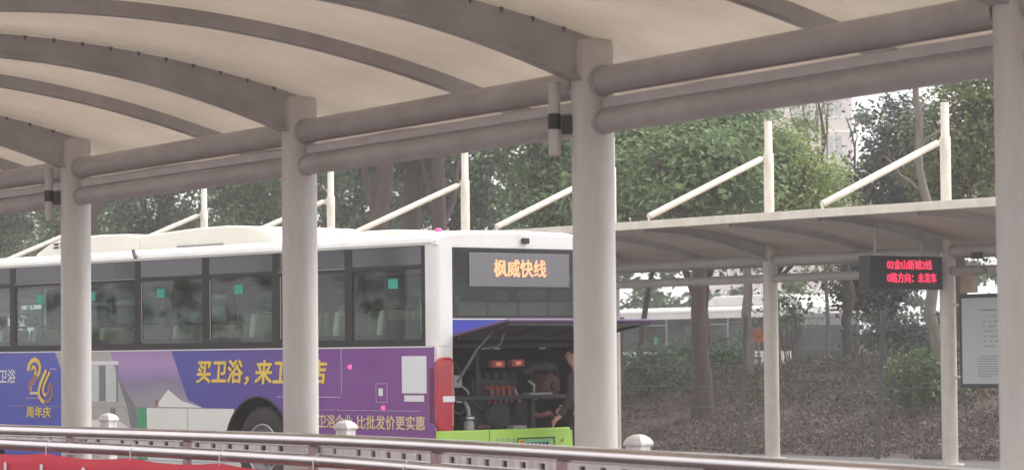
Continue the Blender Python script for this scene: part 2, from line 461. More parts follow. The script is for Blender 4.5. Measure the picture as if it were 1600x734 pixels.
# ------------------------------------------------------------------ mesh helpers
class MB:
    """Collects simple shapes and links them as ONE mesh object."""
    def __init__(self):
        self.v, self.f, self.s = [], [], []

    def quadmesh(self, vs, fs, smooth=False):
        o = len(self.v)
        self.v += [tuple(p) for p in vs]
        self.f += [tuple(i + o for i in f) for f in fs]
        self.s += [smooth] * len(fs)
        return self

    def box(self, lo, hi, mat=None):
        x0, y0, z0 = lo
        x1, y1, z1 = hi
        vs = [(x0, y0, z0), (x1, y0, z0), (x1, y1, z0), (x0, y1, z0), (x0, y0, z1), (x1, y0, z1), (x1, y1, z1), (x0, y1, z1)]
        if mat is not None:
            vs = [mat @ Vector(p) for p in vs]
        return self.quadmesh(vs, [(0, 3, 2, 1), (4, 5, 6, 7), (0, 1, 5, 4), (1, 2, 6, 5), (2, 3, 7, 6), (3, 0, 4, 7)])

    def bar(self, p, q, wd, ht, up=(0, 0, 1)):
        p, q = Vector(p), Vector(q)
        d = (q - p)
        ln = d.length
        d.normalize()
        upv = Vector(up)
        if abs(d.dot(upv)) > 0.98:
            upv = Vector((0, 1, 0))
        sx = d.cross(upv).normalized()
        uz = sx.cross(d).normalized()
        vs = []
        for e in (p, q):
            for a, b in ((-1, -1), (1, -1), (1, 1), (-1, 1)):
                vs.append(e + sx * (a * wd / 2) + uz * (b * ht / 2))
        return self.quadmesh(vs, [(3, 2, 1, 0), (4, 5, 6, 7), (0, 1, 5, 4), (1, 2, 6, 5), (2, 3, 7, 6), (3, 0, 4, 7)])

    def tube(self, pts, rad, n=12, cap=True, smooth=True):
        pts = [Vector(p) for p in pts]
        rads = rad if isinstance(rad, (list, tuple)) else [rad] * len(pts)
        rings = []
        prev = None
        for i, p in enumerate(pts):
            if i == 0:
                d = pts[1] - p
            elif i == len(pts) - 1:
                d = p - pts[i - 1]
            else:
                d = (pts[i + 1] - p).normalized() + (p - pts[i - 1]).normalized()
            d.normalize()
            if prev is None:
                a = Vector((0, 0, 1)) if abs(d.z) < 0.9 else Vector((1, 0, 0))
                u = d.cross(a).normalized()
            else:
                u = (prev - d * prev.dot(d)).normalized()
            prev = u
            w = d.cross(u)
            rings.append([p + (u * cos(2 * pi * k / n) + w * sin(2 * pi * k / n)) * rads[i] for k in range(n)])
        vs = [v for r in rings for v in r]
        fs = []
        for i in range(len(pts) - 1):
            for k in range(n):
                fs.append((i * n + k, i * n + (k + 1) % n, (i + 1) * n + (k + 1) % n, (i + 1) * n + k))
        self.quadmesh(vs, fs, smooth)
        if cap:
            m = len(pts) - 1
            self.quadmesh([rings[0][k] for k in range(n)], [tuple(range(n - 1, -1, -1))])
            self.quadmesh([rings[m][k] for k in range(n)], [tuple(range(n))])
        return self

    def lathe(self, prof, n=20, axis='Z', origin=(0, 0, 0), smooth=True):
        o = Vector(origin)
        vs, fs = [], []
        for (r, h) in prof:
            for k in range(n):
                a = 2 * pi * k / n
                if axis == 'Z':
                    vs.append(o + Vector((r * cos(a), r * sin(a), h)))
                elif axis == 'X':
                    vs.append(o + Vector((h, r * cos(a), r * sin(a))))
                else:
                    vs.append(o + Vector((r * sin(a), h, r * cos(a))))
        for i in range(len(prof) - 1):
            for k in range(n):
                fs.append((i * n + k, i * n + (k + 1) % n, (i + 1) * n + (k + 1) % n, (i + 1) * n + k))
        return self.quadmesh(vs, fs, smooth)

    def prism(self, outline, fn, d0, d1):
        """outline: 2-D polygon; fn(a, b, d) -> point; extruded from d0 to d1."""
        n = len(outline)
        vs = [fn(a, b, d0) for a, b in outline] + [fn(a, b, d1) for a, b in outline]
        fs = [tuple(range(n)), tuple(range(2 * n - 1, n - 1, -1))]
        fs += [(i, (i + 1) % n, n + (i + 1) % n, n + i) for i in range(n)]
        return self.quadmesh(vs, fs)

    def grid(self, P, smooth=True):
        """P[i][j] grid of points"""
        m, n = len(P), len(P[0])
        vs = [p for row in P for p in row]
        fs = [(i * n + j, (i + 1) * n + j, (i + 1) * n + j + 1, i * n + j + 1) for i in range(m - 1) for j in range(n - 1)]
        return self.quadmesh(vs, fs, smooth)

    def build(self, name, mat, parent=None, bevel=0.0, solid=0.0, fix=True):
        me = bpy.data.meshes.new(name)
        me.from_pydata([tuple(p) for p in self.v], [], self.f)
        me.polygons.foreach_set('use_smooth', self.s)
        if fix:
            bm = bmesh.new()
            bm.from_mesh(me)
            bmesh.ops.recalc_face_normals(bm, faces=bm.faces)
            bm.to_mesh(me)
            bm.free()
        me.materials.append(mat)
        ob = bpy.data.objects.new(name, me)
        COL.objects.link(ob)
        if parent is not None:
            ob.parent = parent
        if solid:
            sm = ob.modifiers.new('thickness', 'SOLIDIFY')
            sm.thickness = solid
            sm.offset = 0
        if bevel:
            bv = ob.modifiers.new('edges', 'BEVEL')
            bv.width = bevel
            bv.segments = 2
            bv.limit_method = 'ANGLE'
            bv.angle_limit = radians(40)
        return ob


def thing(name, label, cat, loc=(0, 0, 0), rz=0.0, group=None):
    o = bpy.data.objects.new(name, None)
    o.empty_display_size = 0.2
    COL.objects.link(o)
    o.location = loc
    o.rotation_euler = (0, 0, rz)
    tag(o, label, cat, group)
    return o


def tag(o, label=None, cat=None, group=None, kind=None):
    if label: o['label'] = label
    if cat: o['category'] = cat
    if group: o['group'] = group
    if kind: o['kind'] = kind
    return o


def children(o):
    return [c for c in COL.objects if c.parent == o]


def copy_tree(o, parent=None, label=None):
    c = o.copy()
    COL.objects.link(c)
    c.parent = parent if parent is not None else None
    if label: c['label'] = label
    for ch in children(o):
        copy_tree(ch, c)
    return c


def copy_part(o, loc, parent=None, rot=None):
    c = o.copy()
    COL.objects.link(c)
    c.location = loc
    if rot is not None:
        c.rotation_euler = rot
    if parent is not None:
        c.parent = parent
    return c


def text_part(name, body, x0, x1, z0, z1, frame, mat, parent, bold=0.0, shear=0.0, depth=0.004, heavy=0.0):
    """Lettering fitted into the box x0..x1, z0..z1 of a flat frame (Matrix: X along the writing, Y up, Z outward)."""
    cu = bpy.data.curves.new(name, 'FONT')
    cu.body = body
    cu.size = 1.0
    cu.shear = shear
    cu.offset = bold
    cu.extrude = 0.02
    cu.resolution_u = 3
    tmp = bpy.data.objects.new('tmp_text', cu)
    COL.objects.link(tmp)
    dg = bpy.context.evaluated_depsgraph_get()
    me = bpy.data.meshes.new_from_object(tmp.evaluated_get(dg))
    COL.objects.unlink(tmp)
    bpy.data.objects.remove(tmp)
    co = np.empty(len(me.vertices) * 3)
    me.vertices.foreach_get('co', co)
    co = co.reshape(-1, 3)
    lo, hi = co.min(0), co.max(0)
    co[:, 0] = x0 + (co[:, 0] - lo[0]) / (hi[0] - lo[0]) * (x1 - x0)
    co[:, 1] = z0 + (co[:, 1] - lo[1]) / (hi[1] - lo[1]) * (z1 - z0)
    co[:, 2] = (co[:, 2] - lo[2]) / max(1e-6, hi[2] - lo[2]) * depth
    Mx = np.array(frame)
    if heavy:
        n0 = len(co)
        hh = heavy * (z1 - z0)
        layers = [co + np.array([dx * hh, dy * hh, 0.0004 * k]) for k, (dx, dy) in enumerate(((0, 0), (-1, 0.4), (1, -0.4), (0.5, 0.8), (-0.5, -0.8)))]
        polys = [tuple(p.vertices) for p in me.polygons]
        me2 = bpy.data.meshes.new(name)
        me2.from_pydata([(0, 0, 0)] * (n0 * len(layers)), [], [tuple(i + n0 * k for i in p) for k in range(len(layers)) for p in polys])
        bpy.data.meshes.remove(me)
        me = me2
        co = np.concatenate(layers)
    co = co @ Mx[:3, :3].T + Mx[:3, 3]
    me.vertices.foreach_set('co', co.ravel())
    me.materials.clear()
    me.materials.append(mat)
    me.update()
    ob = bpy.data.objects.new(name, me)
    me.name = name
    COL.objects.link(ob)
    ob.parent = parent
    return ob


def frame_of(origin, xd, yd):
    xd, yd = Vector(xd), Vector(yd)
    zd = xd.cross(yd)
    m = Matrix.Identity(4)
    for i, c in enumerate((xd, yd, zd)):
        for k in range(3):
            m[k][i] = c[k]
    for k in range(3):
        m[k][3] = origin[k]
    return m


# ------------------------------------------------------------------ ground
MB().quadmesh([(-150, -40, 0), (150, -40, 0), (150, 300, 0), (-150, 300, 0)], [(0, 1, 2, 3)]).build('ground', M['asphalt'])['kind'] = 'structure'

FD = Vector((0.609, -0.793, 0))       # along the far shelter, towards the viewer's right
FN = Vector((0.793, 0.609, 0))        # away from the road, behind the far shelter
F0 = Vector((3.535, 45.0, 0))         # foot of a fence post


def bank_h(x, y):
    d = Vector((x, y, 0)) - F0
    v = d.dot(FN)
    s = d.dot(FD)
    t = min(1.0, max(0.0, (v - 0.15) / 6.5))
    h = 1.26 * (t * t * (3 - 2 * t)) * (0.93 + 0.07 * sin(s * 0.9) + 0.04 * sin(s * 2.3 + v))
    if v > 9.0:
        k = min(1.0, (v - 9.0) / 8.0)
        h *= 1 - k * k * (3 - 2 * k)
    return h


P = []
for i in range(73):
    row = []
    for j in range(45):
        v = 0.1 + 17.2 * j / 44.0
        s = -45 + 70 * i / 72.0
        p = F0 + FD * s + FN * v
        z = bank_h(p.x, p.y) + (0.012 if 0 < j < 44 else -0.05) + (0.05 * math.sin(s * 5.1 + j) * math.sin(j * 1.7 + s) if 2 < j < 40 else 0)
        row.append((p.x, p.y, z))
    P.append(row)
bank = MB().grid(P).build('embankment', M['soil'])
bank['kind'] = 'structure'

# the platform the photographer stands on: reddish paving slab with a stone kerb
near_line = [(-9.4, 37.3), (-6.92, 33.0), (-4.36, 28.7), (-1.80, 24.35), (0.574, 20.1), (2.833, 15.9), (4.95, 11.7)]
pv = []
for (x, y) in near_line:
    pv.append((x + 0.875 * 0.9, y + 0.485 * 0.9, 0.0))
outl = [(p[0], p[1]) for p in pv] + [(9.0, 2.0), (9.0, -25.0), (-30.0, -25.0), (-30.0, 41.0)]
MB().prism(outl, lambda a, b, d: (a, b, d), -0.02, 0.012).build('platform_paving', M['paver'])['kind'] = 'structure'
kb = MB()
for i in range(len(pv) - 1):
    a, b = Vector(pv[i]), Vector(pv[i + 1])
    kb.bar(a + Vector((0.09, 0.05, 0.06)), b + Vector((0.09, 0.05, 0.06)), 0.17, 0.13)
kb.build('platform_kerb', M['plastic'], None, 0.01)['kind'] = 'structure'


# ------------------------------------------------------------------ cantilever canopies
def canopy(root, cols, prm):
    n = len(cols)
    us = []
    for i in range(n):
        a = Vector((*cols[max(0, i - 1)], 0))
        b = Vector((*cols[min(n - 1, i + 1)], 0))
        d = (b - a).normalized()
        us.append(Vector((d.y, -d.x, 0)) * 1.0)          # towards the free edge (viewer's left)
    us = [u if u.x < 0 else -u for u in us]
    C3 = [Vector((x, y, 0)) for x, y in cols]
    sof, rib, t0, t1 = prm['soffit'], prm['rib'], prm['t0'], prm['t1']
    first = None
    for i in range(n):
        mb = MB()
        r = prm['colr']
        mb.lathe([(r, 0), (r, prm['coltop'] - 0.05), (r * 0.92, prm['coltop'] - 0.012), (r * 0.6, prm['coltop']), (0.0005, prm['coltop'])], 28)
        mb.lathe([(r * 1.75, 0), (r * 1.75, 0.025), (r * 1.02, 0.026)], 28)
        cobj = mb.build('column', prm['m_col'], root)
        cobj.location = C3[i]
        if prm.get('mast'):
            mz0, mz1, mz2 = prm['mast']
            mb = MB()
            mb.lathe([(0.075, prm['coltop'] + 0.002), (0.075, mz1), (0.06, mz1 + 0.012), (0.058, mz2), (0.0005, mz2 + 0.003)], 16)
            o = mb.build('mast', prm['m_mast'], root)
            o.location = C3[i]
            mb = MB()
            a = C3[i] + us[i] * 0.075 + Vector((0, 0, mz1 - 0.055))
            b = C3[i] + us[i] * (t1 - 0.06) + Vector((0, 0, sof(t1) + 0.14))
            mb.tube([a, a + (b - a) * 0.03, a + (b - a) * 0.035, b + (a - b) * 0.02, b], [0.026, 0.026, 0.047, 0.047, 0.047], 10)
            mb.bar(a + Vector((0, 0, -0.09)) - us[i] * 0.0, a + Vector((0, 0, 0.05)), 0.02, 0.09)
            mb.bar(b + Vector((0, 0, -0.12)), b + Vector((0, 0, 0.03)), 0.025, 0.10)
            mb.build('strut', prm['m_mast'], root)
        # rib: web plate + bottom flange
        web, fl, br = MB(), MB(), MB()
        K = 22
        ts = [-0.02 + (t1 + 0.02) * k / K for k in range(K + 1)]
        side = Vector((0, 0, 1)).cross(us[i]).normalized()
        P1, P2 = [], []
        for sgn, store in ((-1, P1), (1, P2)):
            for t in ts:
                b = C3[i] + us[i] * t + side * (sgn * prm['web'] / 2)
                store.append((b + Vector((0, 0, rib(t))), b + Vector((0, 0, sof(t) - 0.022))))
        rows = [[p[0] for p in P1], [p[1] for p in P1], [p[1] for p in P2], [p[0] for p in P2]]
        web.grid(rows, False)
        robj = web.build('rib', prm['m_steel'], root)
        rows = []
        fw = prm['flange'] / 2
        for sgn, dz in ((-1, -0.018), (-1, 0.0), (1, 0.0), (1, -0.018), (-1, -0.018)):
            rows.append([C3[i] + us[i] * t + side * (sgn * fw) + Vector((0, 0, rib(t) + dz - 0.001)) for t in ts])
        fl.grid(rows, False)
        fl.build('flange', prm['m_steel'], robj)
        if prm.get('cleats'):
            t = 0.25
            while t < t1 - 0.1:
                for sgn in (-1, 1):
                    c = C3[i] + us[i] * t + side * (sgn * (prm['web'] / 2 + 0.012))
                    z = sof(t) - 0.035
                    br.quadmesh([c + us[i] * -0.017 + Vector((0, 0, z + 0.012)), c + us[i] * 0.017 + Vector((0, 0, z + 0.018)), c + Vector((0, 0, z - 0.022)),
                                 c + us[i] * -0.017 + side * (-sgn * 0.01) + Vector((0, 0, z + 0.012)), c + us[i] * 0.017 + side * (-sgn * 0.01) + Vector((0, 0, z + 0.018)), c + side * (-sgn * 0.01) + Vector((0, 0, z - 0.022))],
                                [(0, 1, 2), (3, 5, 4), (0, 3, 4, 1), (1, 4, 5, 2), (2, 5, 3, 0)])
                t += 0.245
            br.build('cleat', M['fencepost'], robj)['kind'] = 'stuff'
    for i in range(n - 1):
        a, b = C3[i], C3[i + 1]
        d = (b - a).normalized()
        ua = us[i]
        ub = us[i + 1]
        rr = prm['colr'] * 0.9
        for nm, z, r in prm['pipes']:
            p0, p1 = a + d * rr + Vector((0, 0, z)), b - d * rr + Vector((0, 0, z))
            mb = MB()
            mb.tube([p0, p1], r, 18)
            mb.tube([p0, p0 + d * 0.05], r * 1.09, 18)
            mb.tube([p1 - d * 0.05, p1], r * 1.09, 18)
            mb.build(nm, prm['m_steel'], root)
        if prm.get('strip'):
            z0, z1 = prm['strip']
            mb = MB()
            p0, p1 = a + d * 0.16, b - d * 0.16
            off = (ua + ub) * -0.02
            mb.bar(p0 + off + Vector((0, 0, (z0 + z1) / 2)), p1 + off + Vector((0, 0, (z0 + z1) / 2)), 0.10, z1 - z0)
            mb.build('cable_tray', M['cable'], root, 0.006)
        # roof skin of the bay
        K, J = 26, 6
        rows = []
        for k in range(K + 1):
            t = t0 + (t1 - t0) * k / K
            row = []
            for j in range(J + 1):
                f = j / J
                q = a.lerp(b, f) + ua.lerp(ub, f) * t
                sag = 0.018 * sin(pi * ((f * 2) % 1.0)) * 0.7
                row.append(q + Vector((0, 0, sof(t) + 0.012 - sag)))
            rows.append(row)
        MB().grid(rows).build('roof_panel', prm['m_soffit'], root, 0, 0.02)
        # mid-bay purlin
        pw = prm['purlin']
        rows = [[] for _ in range(5)]
        um = ((ua + ub) / 2).normalized()
        side = Vector((0, 0, 1)).cross(um).normalized()
        mid = (a + b) / 2
        for k in range(K + 1):
            t = t0 + 0.03 + (t1 - t0 - 0.05) * k / K
            base = mid + um * t
            zt = sof(t) - 0.022
            for q, (sx, dz) in enumerate(((-1, 0), (-1, -pw[1]), (1, -pw[1]), (1, 0), (-1, 0))):
                rows[q].append(base + side * (sx * pw[0] / 2) + Vector((0, 0, zt + dz)))
        MB().grid(rows, False).build('purlin', prm['m_steel'], root)
        # edge boards
        e0, e1 = a + ua * t1, b + ub * t1
        z0, z1 = prm['fascia']
        MB().bar(e0 + Vector((0, 0, (z0 + z1) / 2)), e1 + Vector((0, 0, (z0 + z1) / 2)), 0.06, z1 - z0).build('fascia', prm['m_fascia'], root, 0.006)
        g0, g1 = a + ua * (t0 - 0.02), b + ub * (t0 - 0.02)
        zz = sof(t0)
        MB().bar(g0 + Vector((0, 0, zz - 0.01)), g1 + Vector((0, 0, zz - 0.01)), 0.12, 0.10).build('gutter', prm['m_steel'], root, 0.006)


near = thing('bus_shelter', 'large grey steel canopy with thick round columns and arched ribs over the near platform', 'shelter', (0, 0, 0), 0, 'curved cantilever bus shelters')
canopy(near, near_line, dict(
    soffit=lambda t: 4.235 - 0.047 * (2.95 - t) ** 2, rib=lambda t: 4.05 - 0.585 * ((3 - t) / 3) ** 2,
    t0=-0.95, t1=4.0, colr=0.15, coltop=3.80, web=0.07, flange=0.15, cleats=True,
    pipes=[('upper_beam', 3.495, 0.10), ('lower_pipe', 3.207, 0.08)], strip=(3.302, 3.372),
    purlin=(0.10, 0.11), fascia=(4.10, 4.28), m_col=M['column'], m_steel=M['steel'], m_soffit=M['soffit'], m_fascia=M['cream'], m_mast=M['cream']))

far_line = [(-13.7, 71.5), (-9.5, 64.0), (-6.27, 58.5), (-3.378, 53.6), (-0.792, 48.9), (1.60, 45.95), (3.858, 43.0), (6.055, 40.0), (8.28, 37.05)]
far = thing('bus_shelter', 'farther cream shelter with white masts and slanting tie rods above its roof', 'shelter', (0, 0, 0), 0, 'curved cantilever bus shelters')
canopy(far, far_line, dict(
    soffit=lambda t: 3.43 - 0.046 * (2.4 - t) ** 2, rib=lambda t: 3.36 - 0.43 * ((2.4 - t) / 2.4) ** 2,
    t0=-0.8, t1=2.4, colr=0.112, coltop=3.155, web=0.05, flange=0.12, mast=(3.15, 4.56, 5.045),
    pipes=[('upper_beam', 2.964, 0.08), ('lower_pipe', 2.69, 0.066)],
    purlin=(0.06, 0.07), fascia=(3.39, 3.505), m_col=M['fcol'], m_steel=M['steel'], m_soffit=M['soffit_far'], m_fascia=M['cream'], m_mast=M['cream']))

# tubes strapped beside two of the near columns
for (cx, cy), lab in (((-4.36, 28.7), 'grey tube with dark collar hung beside the column farthest to the left'),
                      ((0.574, 20.1), 'grey tube with dark collar hung beside the thick column right of the bus destination sign')):
    d = Vector((-0.49, 0.872, 0))
    p = Vector((cx, cy, 0)) + d * 0.14 + Vector((-0.20, -0.11, 0))
    t = thing('hanging_tube_lamp', lab, 'lamp', p, 0, 'tube lamps strapped to the near columns')
    MB().lathe([(0.0005, 3.505), (0.046, 3.50), (0.046, 3.47), (0.042, 3.465), (0.042, 3.00), (0.036, 2.985), (0.0005, 2.98)], 18).build('tube', M['column'], t)
    MB().lathe([(0.044, 3.17), (0.047, 3.175), (0.047, 3.275), (0.044, 3.28)], 18).build('collar', M['dark'], t)
    c = (Vector((cx, cy, 0)) - p).normalized()
    MB().bar(c * 0.05 + Vector((0, 0, 3.20)), c * ((Vector((cx, cy, 0)) - p).length - 0.14) + Vector((0, 0, 3.20)), 0.10, 0.13).build('clamp', M['dark'], t, 0.008)

# ------------------------------------------------------------------ steel handrail, banner, white fence
rail = [(-7.6, 27.6), (-5.5, 24.95), (-4.135, 23.17), (-3.378, 22.22), (-2.60, 21.22), (-1.83, 20.18), (-1.03, 19.0), (-0.20, 17.45), (0.62, 15.72), (1.37, 14.12), (1.945, 12.85), (2.7, 11.0), (3.3, 9.3)]


def smooth_line(pts, k=5):
    out = []
    n = len(pts)
    for i in range(n - 1):
        p0, p1, p2, p3 = [Vector((*pts[min(n - 1, max(0, i + d))], 0)) for d in (-1, 0, 1, 2)]
        for j in range(k):
            t = j / k
            out.append(0.5 * ((2 * p1) + (p2 - p0) * t + (2 * p0 - 5 * p1 + 4 * p2 - p3) * t * t + (3 * p1 - p0 - 3 * p2 + p3) * t ** 3))
    out.append(Vector((*pts[-1], 0)))
    return out


rl = smooth_line(rail)


def rail_at(s):
    """point and direction at arc length s along the handrail"""
    acc = 0
    for i in range(len(rl) - 1):
        L = (rl[i + 1] - rl[i]).length
        if acc + L >= s:
            d = (rl[i + 1] - rl[i]).normalized()
            return rl[i] + d * (s - acc), d
        acc += L
    d = (rl[-1] - rl[-2]).normalized()
    return rl[-1], d


RL = sum((rl[i + 1] - rl[i]).length for i in range(len(rl) - 1))


def rail_s_of_px(px):
    best, bs = 1e9, 0
    s = 0.0
    while s < RL:
        p, _ = rail_at(s)
        x = 800 + 4490 * p.x / p.y + 1.2
        if abs(x - px) < best:
            best, bs = abs(x - px), s
        s += 0.01
    return bs


def rail2_z(y):
    t = min(1.0, max(0.0, (23.2 - y) / 5.2))
    return 0.924 - 0.040 * t


hr = thing('steel_handrail', 'shiny stainless handrail of two thick tubes running in front of the bus', 'railing')
MB().tube([p + Vector((0, 0, 1.03)) for p in rl], 0.047, 20).build('top_rail', M['stainless'], hr)
MB().tube([p + Vector((0, 0, rail2_z(p.y))) for p in rl], 0.045, 20).build('second_rail', M['stainless'], hr)
MB().tube([p + Vector((0, 0, 0.25)) for p in rl], 0.03, 14).build('bottom_rail', M['stainless'], hr)
s_first = rail_s_of_px(292)
step = (rail_s_of_px(876) - s_first) / 3.0
post_mesh = None
k = -4
while k < 9:
    s = s_first + step * k
    k += 1
    if s < 0.1 or s > RL - 0.05:
        continue
    p, d = rail_at(s)
    if post_mesh is None:
        mb = MB()
        mb.lathe([(0.034, 0), (0.034, 0.86)], 14)
        mb.lathe([(0.034, 0.90), (0.034, 0.99)], 14)
        mb.lathe([(0.06, 0), (0.06, 0.02), (0.036, 0.03)], 14)
        post_mesh = mb.build('post', M['railpost'], hr)
        post_mesh.location = p
    else:
        copy_part(post_mesh, p, hr)

bn = MB()
rows = []
s0, s1 = 0.6, rail_s_of_px(640)
NB = 130
knots = [rail_s_of_px(80) + 1.28 * j for j in range(-4, 8)]
for i in range(NB + 1):
    s = s0 + (s1 - s0) * i / NB
    p, d = rail_at(s)
    nrm = Vector((d.y, -d.x, 0))
    if nrm.y > 0:
        nrm = -nrm
    ph = min(abs(s - kk) for kk in knots) / 0.64
    droop = 0.028 * (1 - (1 - min(1, ph)) ** 2)
    row = []
    for j in range(9):
        f = j / 8
        wv = 0.012 * sin(s * 6.3 + f * 2) + 0.006 * sin(s * 17 + f * 5)
        row.append(p + nrm * (0.052 + wv * f) + Vector((0, 0, rail2_z(p.y) - 0.052 - droop - 0.62 * f)))
    rows.append(row)
ban = bn.grid(rows).build('banner', M['cloth'], None, 0, 0.002)
tag(ban, 'red cloth banner with white strokes tied along the handrail', 'banner')
for px, wd, dz, ln in ((-40, 0.03, 0.0, 0.16), (20, 0.035, 0.0, 0.18), (76, 0.04, 0.0, 0.18), (142, 0.05, -0.005, 0.10)):
    p, d = rail_at(rail_s_of_px(px))
    nrm = Vector((d.y, -d.x, 0))
    if nrm.y > 0:
        nrm = -nrm
    c = p + nrm * 0.073
    zt = rail2_z(p.y) - 0.137 + dz
    pts = [c - d * wd * 0.5 + Vector((0, 0, zt - 0.01)), c + Vector((0, 0, zt)), c + d * wd * 0.5 + Vector((0, 0, zt - 0.014)),
           c + d * wd * 0.75 + Vector((0, 0, zt - ln)), c - d * wd * 0.25 + Vector((0, 0, zt - ln))]
    n0 = len(pts)
    MB().quadmesh(pts + [q - nrm * 0.006 for q in pts], [tuple(range(n0)), tuple(range(2 * n0 - 1, n0 - 1, -1))] + [(a, (a + 1) % n0, n0 + (a + 1) % n0, n0 + a) for a in range(n0)]).build('stroke', M['cardwhite'], ban)
for kk in knots:
    if 0.7 < kk < s1:
        p, d = rail_at(kk)
        nrm = Vector((d.y, -d.x, 0))
        if nrm.y > 0:
            nrm = -nrm
        MB().tube([p + nrm * 0.052 + Vector((0, 0, rail2_z(p.y) - 0.07)), p + nrm * 0.05 + Vector((0, 0, rail2_z(p.y))), p + nrm * 0.02 + Vector((0, 0, rail2_z(p.y) + 0.045)), p + Vector((0, 0, rail2_z(p.y) + 0.048))], 0.005, 6).build('tie_string', M['cardwhite'], ban)

wf_pts = [(-6.5, 32.6), (-3.95, 28.05), (-1.403, 24.0), (0.819, 19.0), (2.95, 14.8)]
wf = thing('white_barrier', 'white plastic barrier with capped posts and a slotted rail behind the handrail', 'barrier')
pm = None
for (x, y) in wf_pts:
    if pm is None:
        mb = MB()
        mb.lathe([(0.060 * 1.414, 0.0), (0.060 * 1.414, 0.985)], 4, smooth=False)
        pm = mb.build('post', M['plastic'], wf, 0.006)
        cm = MB().lathe([(0.058 * 1.414, 0.986), (0.073 * 1.414, 0.990), (0.075 * 1.414, 1.008), (0.070 * 1.414, 1.020), (0.056 * 1.414, 1.042), (0.034 * 1.414, 1.058), (0.014 * 1.414, 1.064), (0.0005, 1.065)], 4, smooth=False).build('cap', M['plastic'], pm, 0.006)
        pm.location = (x, y, 0)
        pm.rotation_euler = (0, 0, radians(62 + 45 - 8))
    else:
        c = copy_tree(pm, wf)
        c.location = (x, y, 0)
for i in range(len(wf_pts) - 1):
    a, b = Vector((*wf_pts[i], 0)), Vector((*wf_pts[i + 1], 0))
    d = (b - a).normalized()
    L = (b - a).length
    nrm = Vector((d.y, -d.x, 0))
    mb = MB()
    # slotted rail: two long strips joined by uprights, so the square holes are real
    z0, z1, z2, z3 = 0.695, 0.780, 0.830, 0.905
    mb.bar(a + d * 0.08 + Vector((0, 0, (z0 + z1) / 2)), b - d * 0.08 + Vector((0, 0, (z0 + z1) / 2)), 0.05, z1 - z0)
    mb.bar(a + d * 0.08 + Vector((0, 0, (z2 + z3) / 2)), b - d * 0.08 + Vector((0, 0, (z2 + z3) / 2)), 0.05, z3 - z2)
    s = 0.08
    while s < L - 0.26:
        q = a + d * (s + 0.1175)
        mb.bar(q - d * 0.1175 + Vector((0, 0, (z1 + z2) / 2)), q + d * 0.1175 + Vector((0, 0, (z1 + z2) / 2)), 0.048, z2 - z1 + 0.004)
        s += 0.33
    so = mb.build('slotted_rail', M['plastic'], wf)
    MB().bar(a + d * 0.09 + Vector((0, 0, (z1 + z2) / 2)), b - d * 0.09 + Vector((0, 0, (z1 + z2) / 2)), 0.012, z2 - z1 + 0.03).build('slot_shade', M['black'], so)  # black strip stands in for the shade inside the hollow rail
    MB().bar(a + d * 0.08 + Vector((0, 0, 0.3)), b - d * 0.08 + Vector((0, 0, 0.3)), 0.045, 0.12).build('lower_rail', M['plastic'], wf, 0.005)

# ------------------------------------------------------------------ the bus
TH = radians(40.9)
BO = Vector((-0.861, 31.4, 0))
BUS = thing('bus', 'white city bus wrapped in a blue and purple advert with its engine hatch open', 'bus', BO, TH)
BL, BW = 12.0, 2.5
SIDE = frame_of((-0.004, 0, 0), (0, -1, 0), (0, 0, 1))       # writing on the left side: x = -s
REAR = frame_of((0, -0.004, 0), (1, 0, 0), (0, 0, 1))


def side_poly(name, pts, mat, off=0.003, parent=BUS, thick=0.0025):
    """A flat print on the left side, pts = (s, z)."""
    return MB().prism(pts, lambda a, b, d: (d, a, b), -off - thick, -off).build(name, mat, parent)


def rear_box(name, x0, x1, z0, z1, y0, y1, mat, bevel=0.0, parent=BUS):
    return MB().box((x0, y0, z0), (x1, y1, z1)).build(name, mat, parent, bevel)


# lower side walls with wheel arches
AR, AZ = 0.669, 0.456
axles = (3.285, 9.72)


def low_z(s, base):
    for a in axles:
        if abs(s - a) < AR:
            h = AZ + sqrt(AR * AR - (s - a) ** 2)
            return max(base, h)
    return base


def side_wall(x, name, mat, ztop=1.692, base=0.34):
    ss = sorted(set([0.0, BL] + [BL * i / 60 for i in range(61)] + [a + AR * cos(pi * k / 28) * 0.9999 for a in axles for k in range(29)]))
    mb = MB()
    for xx in (x, x + (0.03 if x < 1 else -0.03)):
        mb.grid([[(xx, s, low_z(s, base)) for s in ss], [(xx, s, ztop) for s in ss]], False)
    return mb.build(name, mat, BUS)


side_wall(0.0, 'side_panel', M['ad'])
side_wall(BW, 'side_panel', M['bwhite'])
for a in axles:
    for x0, x1 in ((0.0, 0.75), (1.75, 2.5)):
        mb = MB()
        rows = []
        for k in range(25):
            t = pi * k / 24
            rows.append([(x0 + 0.002, a + AR * cos(t), AZ + AR * sin(t)), (x1 - 0.002, a + AR * cos(t), AZ + AR * sin(t))])
        mb.grid(rows)
        xw = x1 - 0.003 if x0 < 1 else x0 + 0.003
        mb.quadmesh([(xw, a + AR * cos(pi * k / 12), AZ + AR * sin(pi * k / 12)) for k in range(13)], [tuple(range(13))])
        mb.build('wheel_arch', M['black'], BUS)
# rubber lip of the visible arch
mb = MB()
mb.tube([(0.004, axles[0] + (AR + 0.005) * cos(pi * k / 28), AZ + (AR + 0.005) * sin(pi * k / 28)) for k in range(29)], 0.016, 8)
mb.build('arch_lip', M['dark'], BUS)

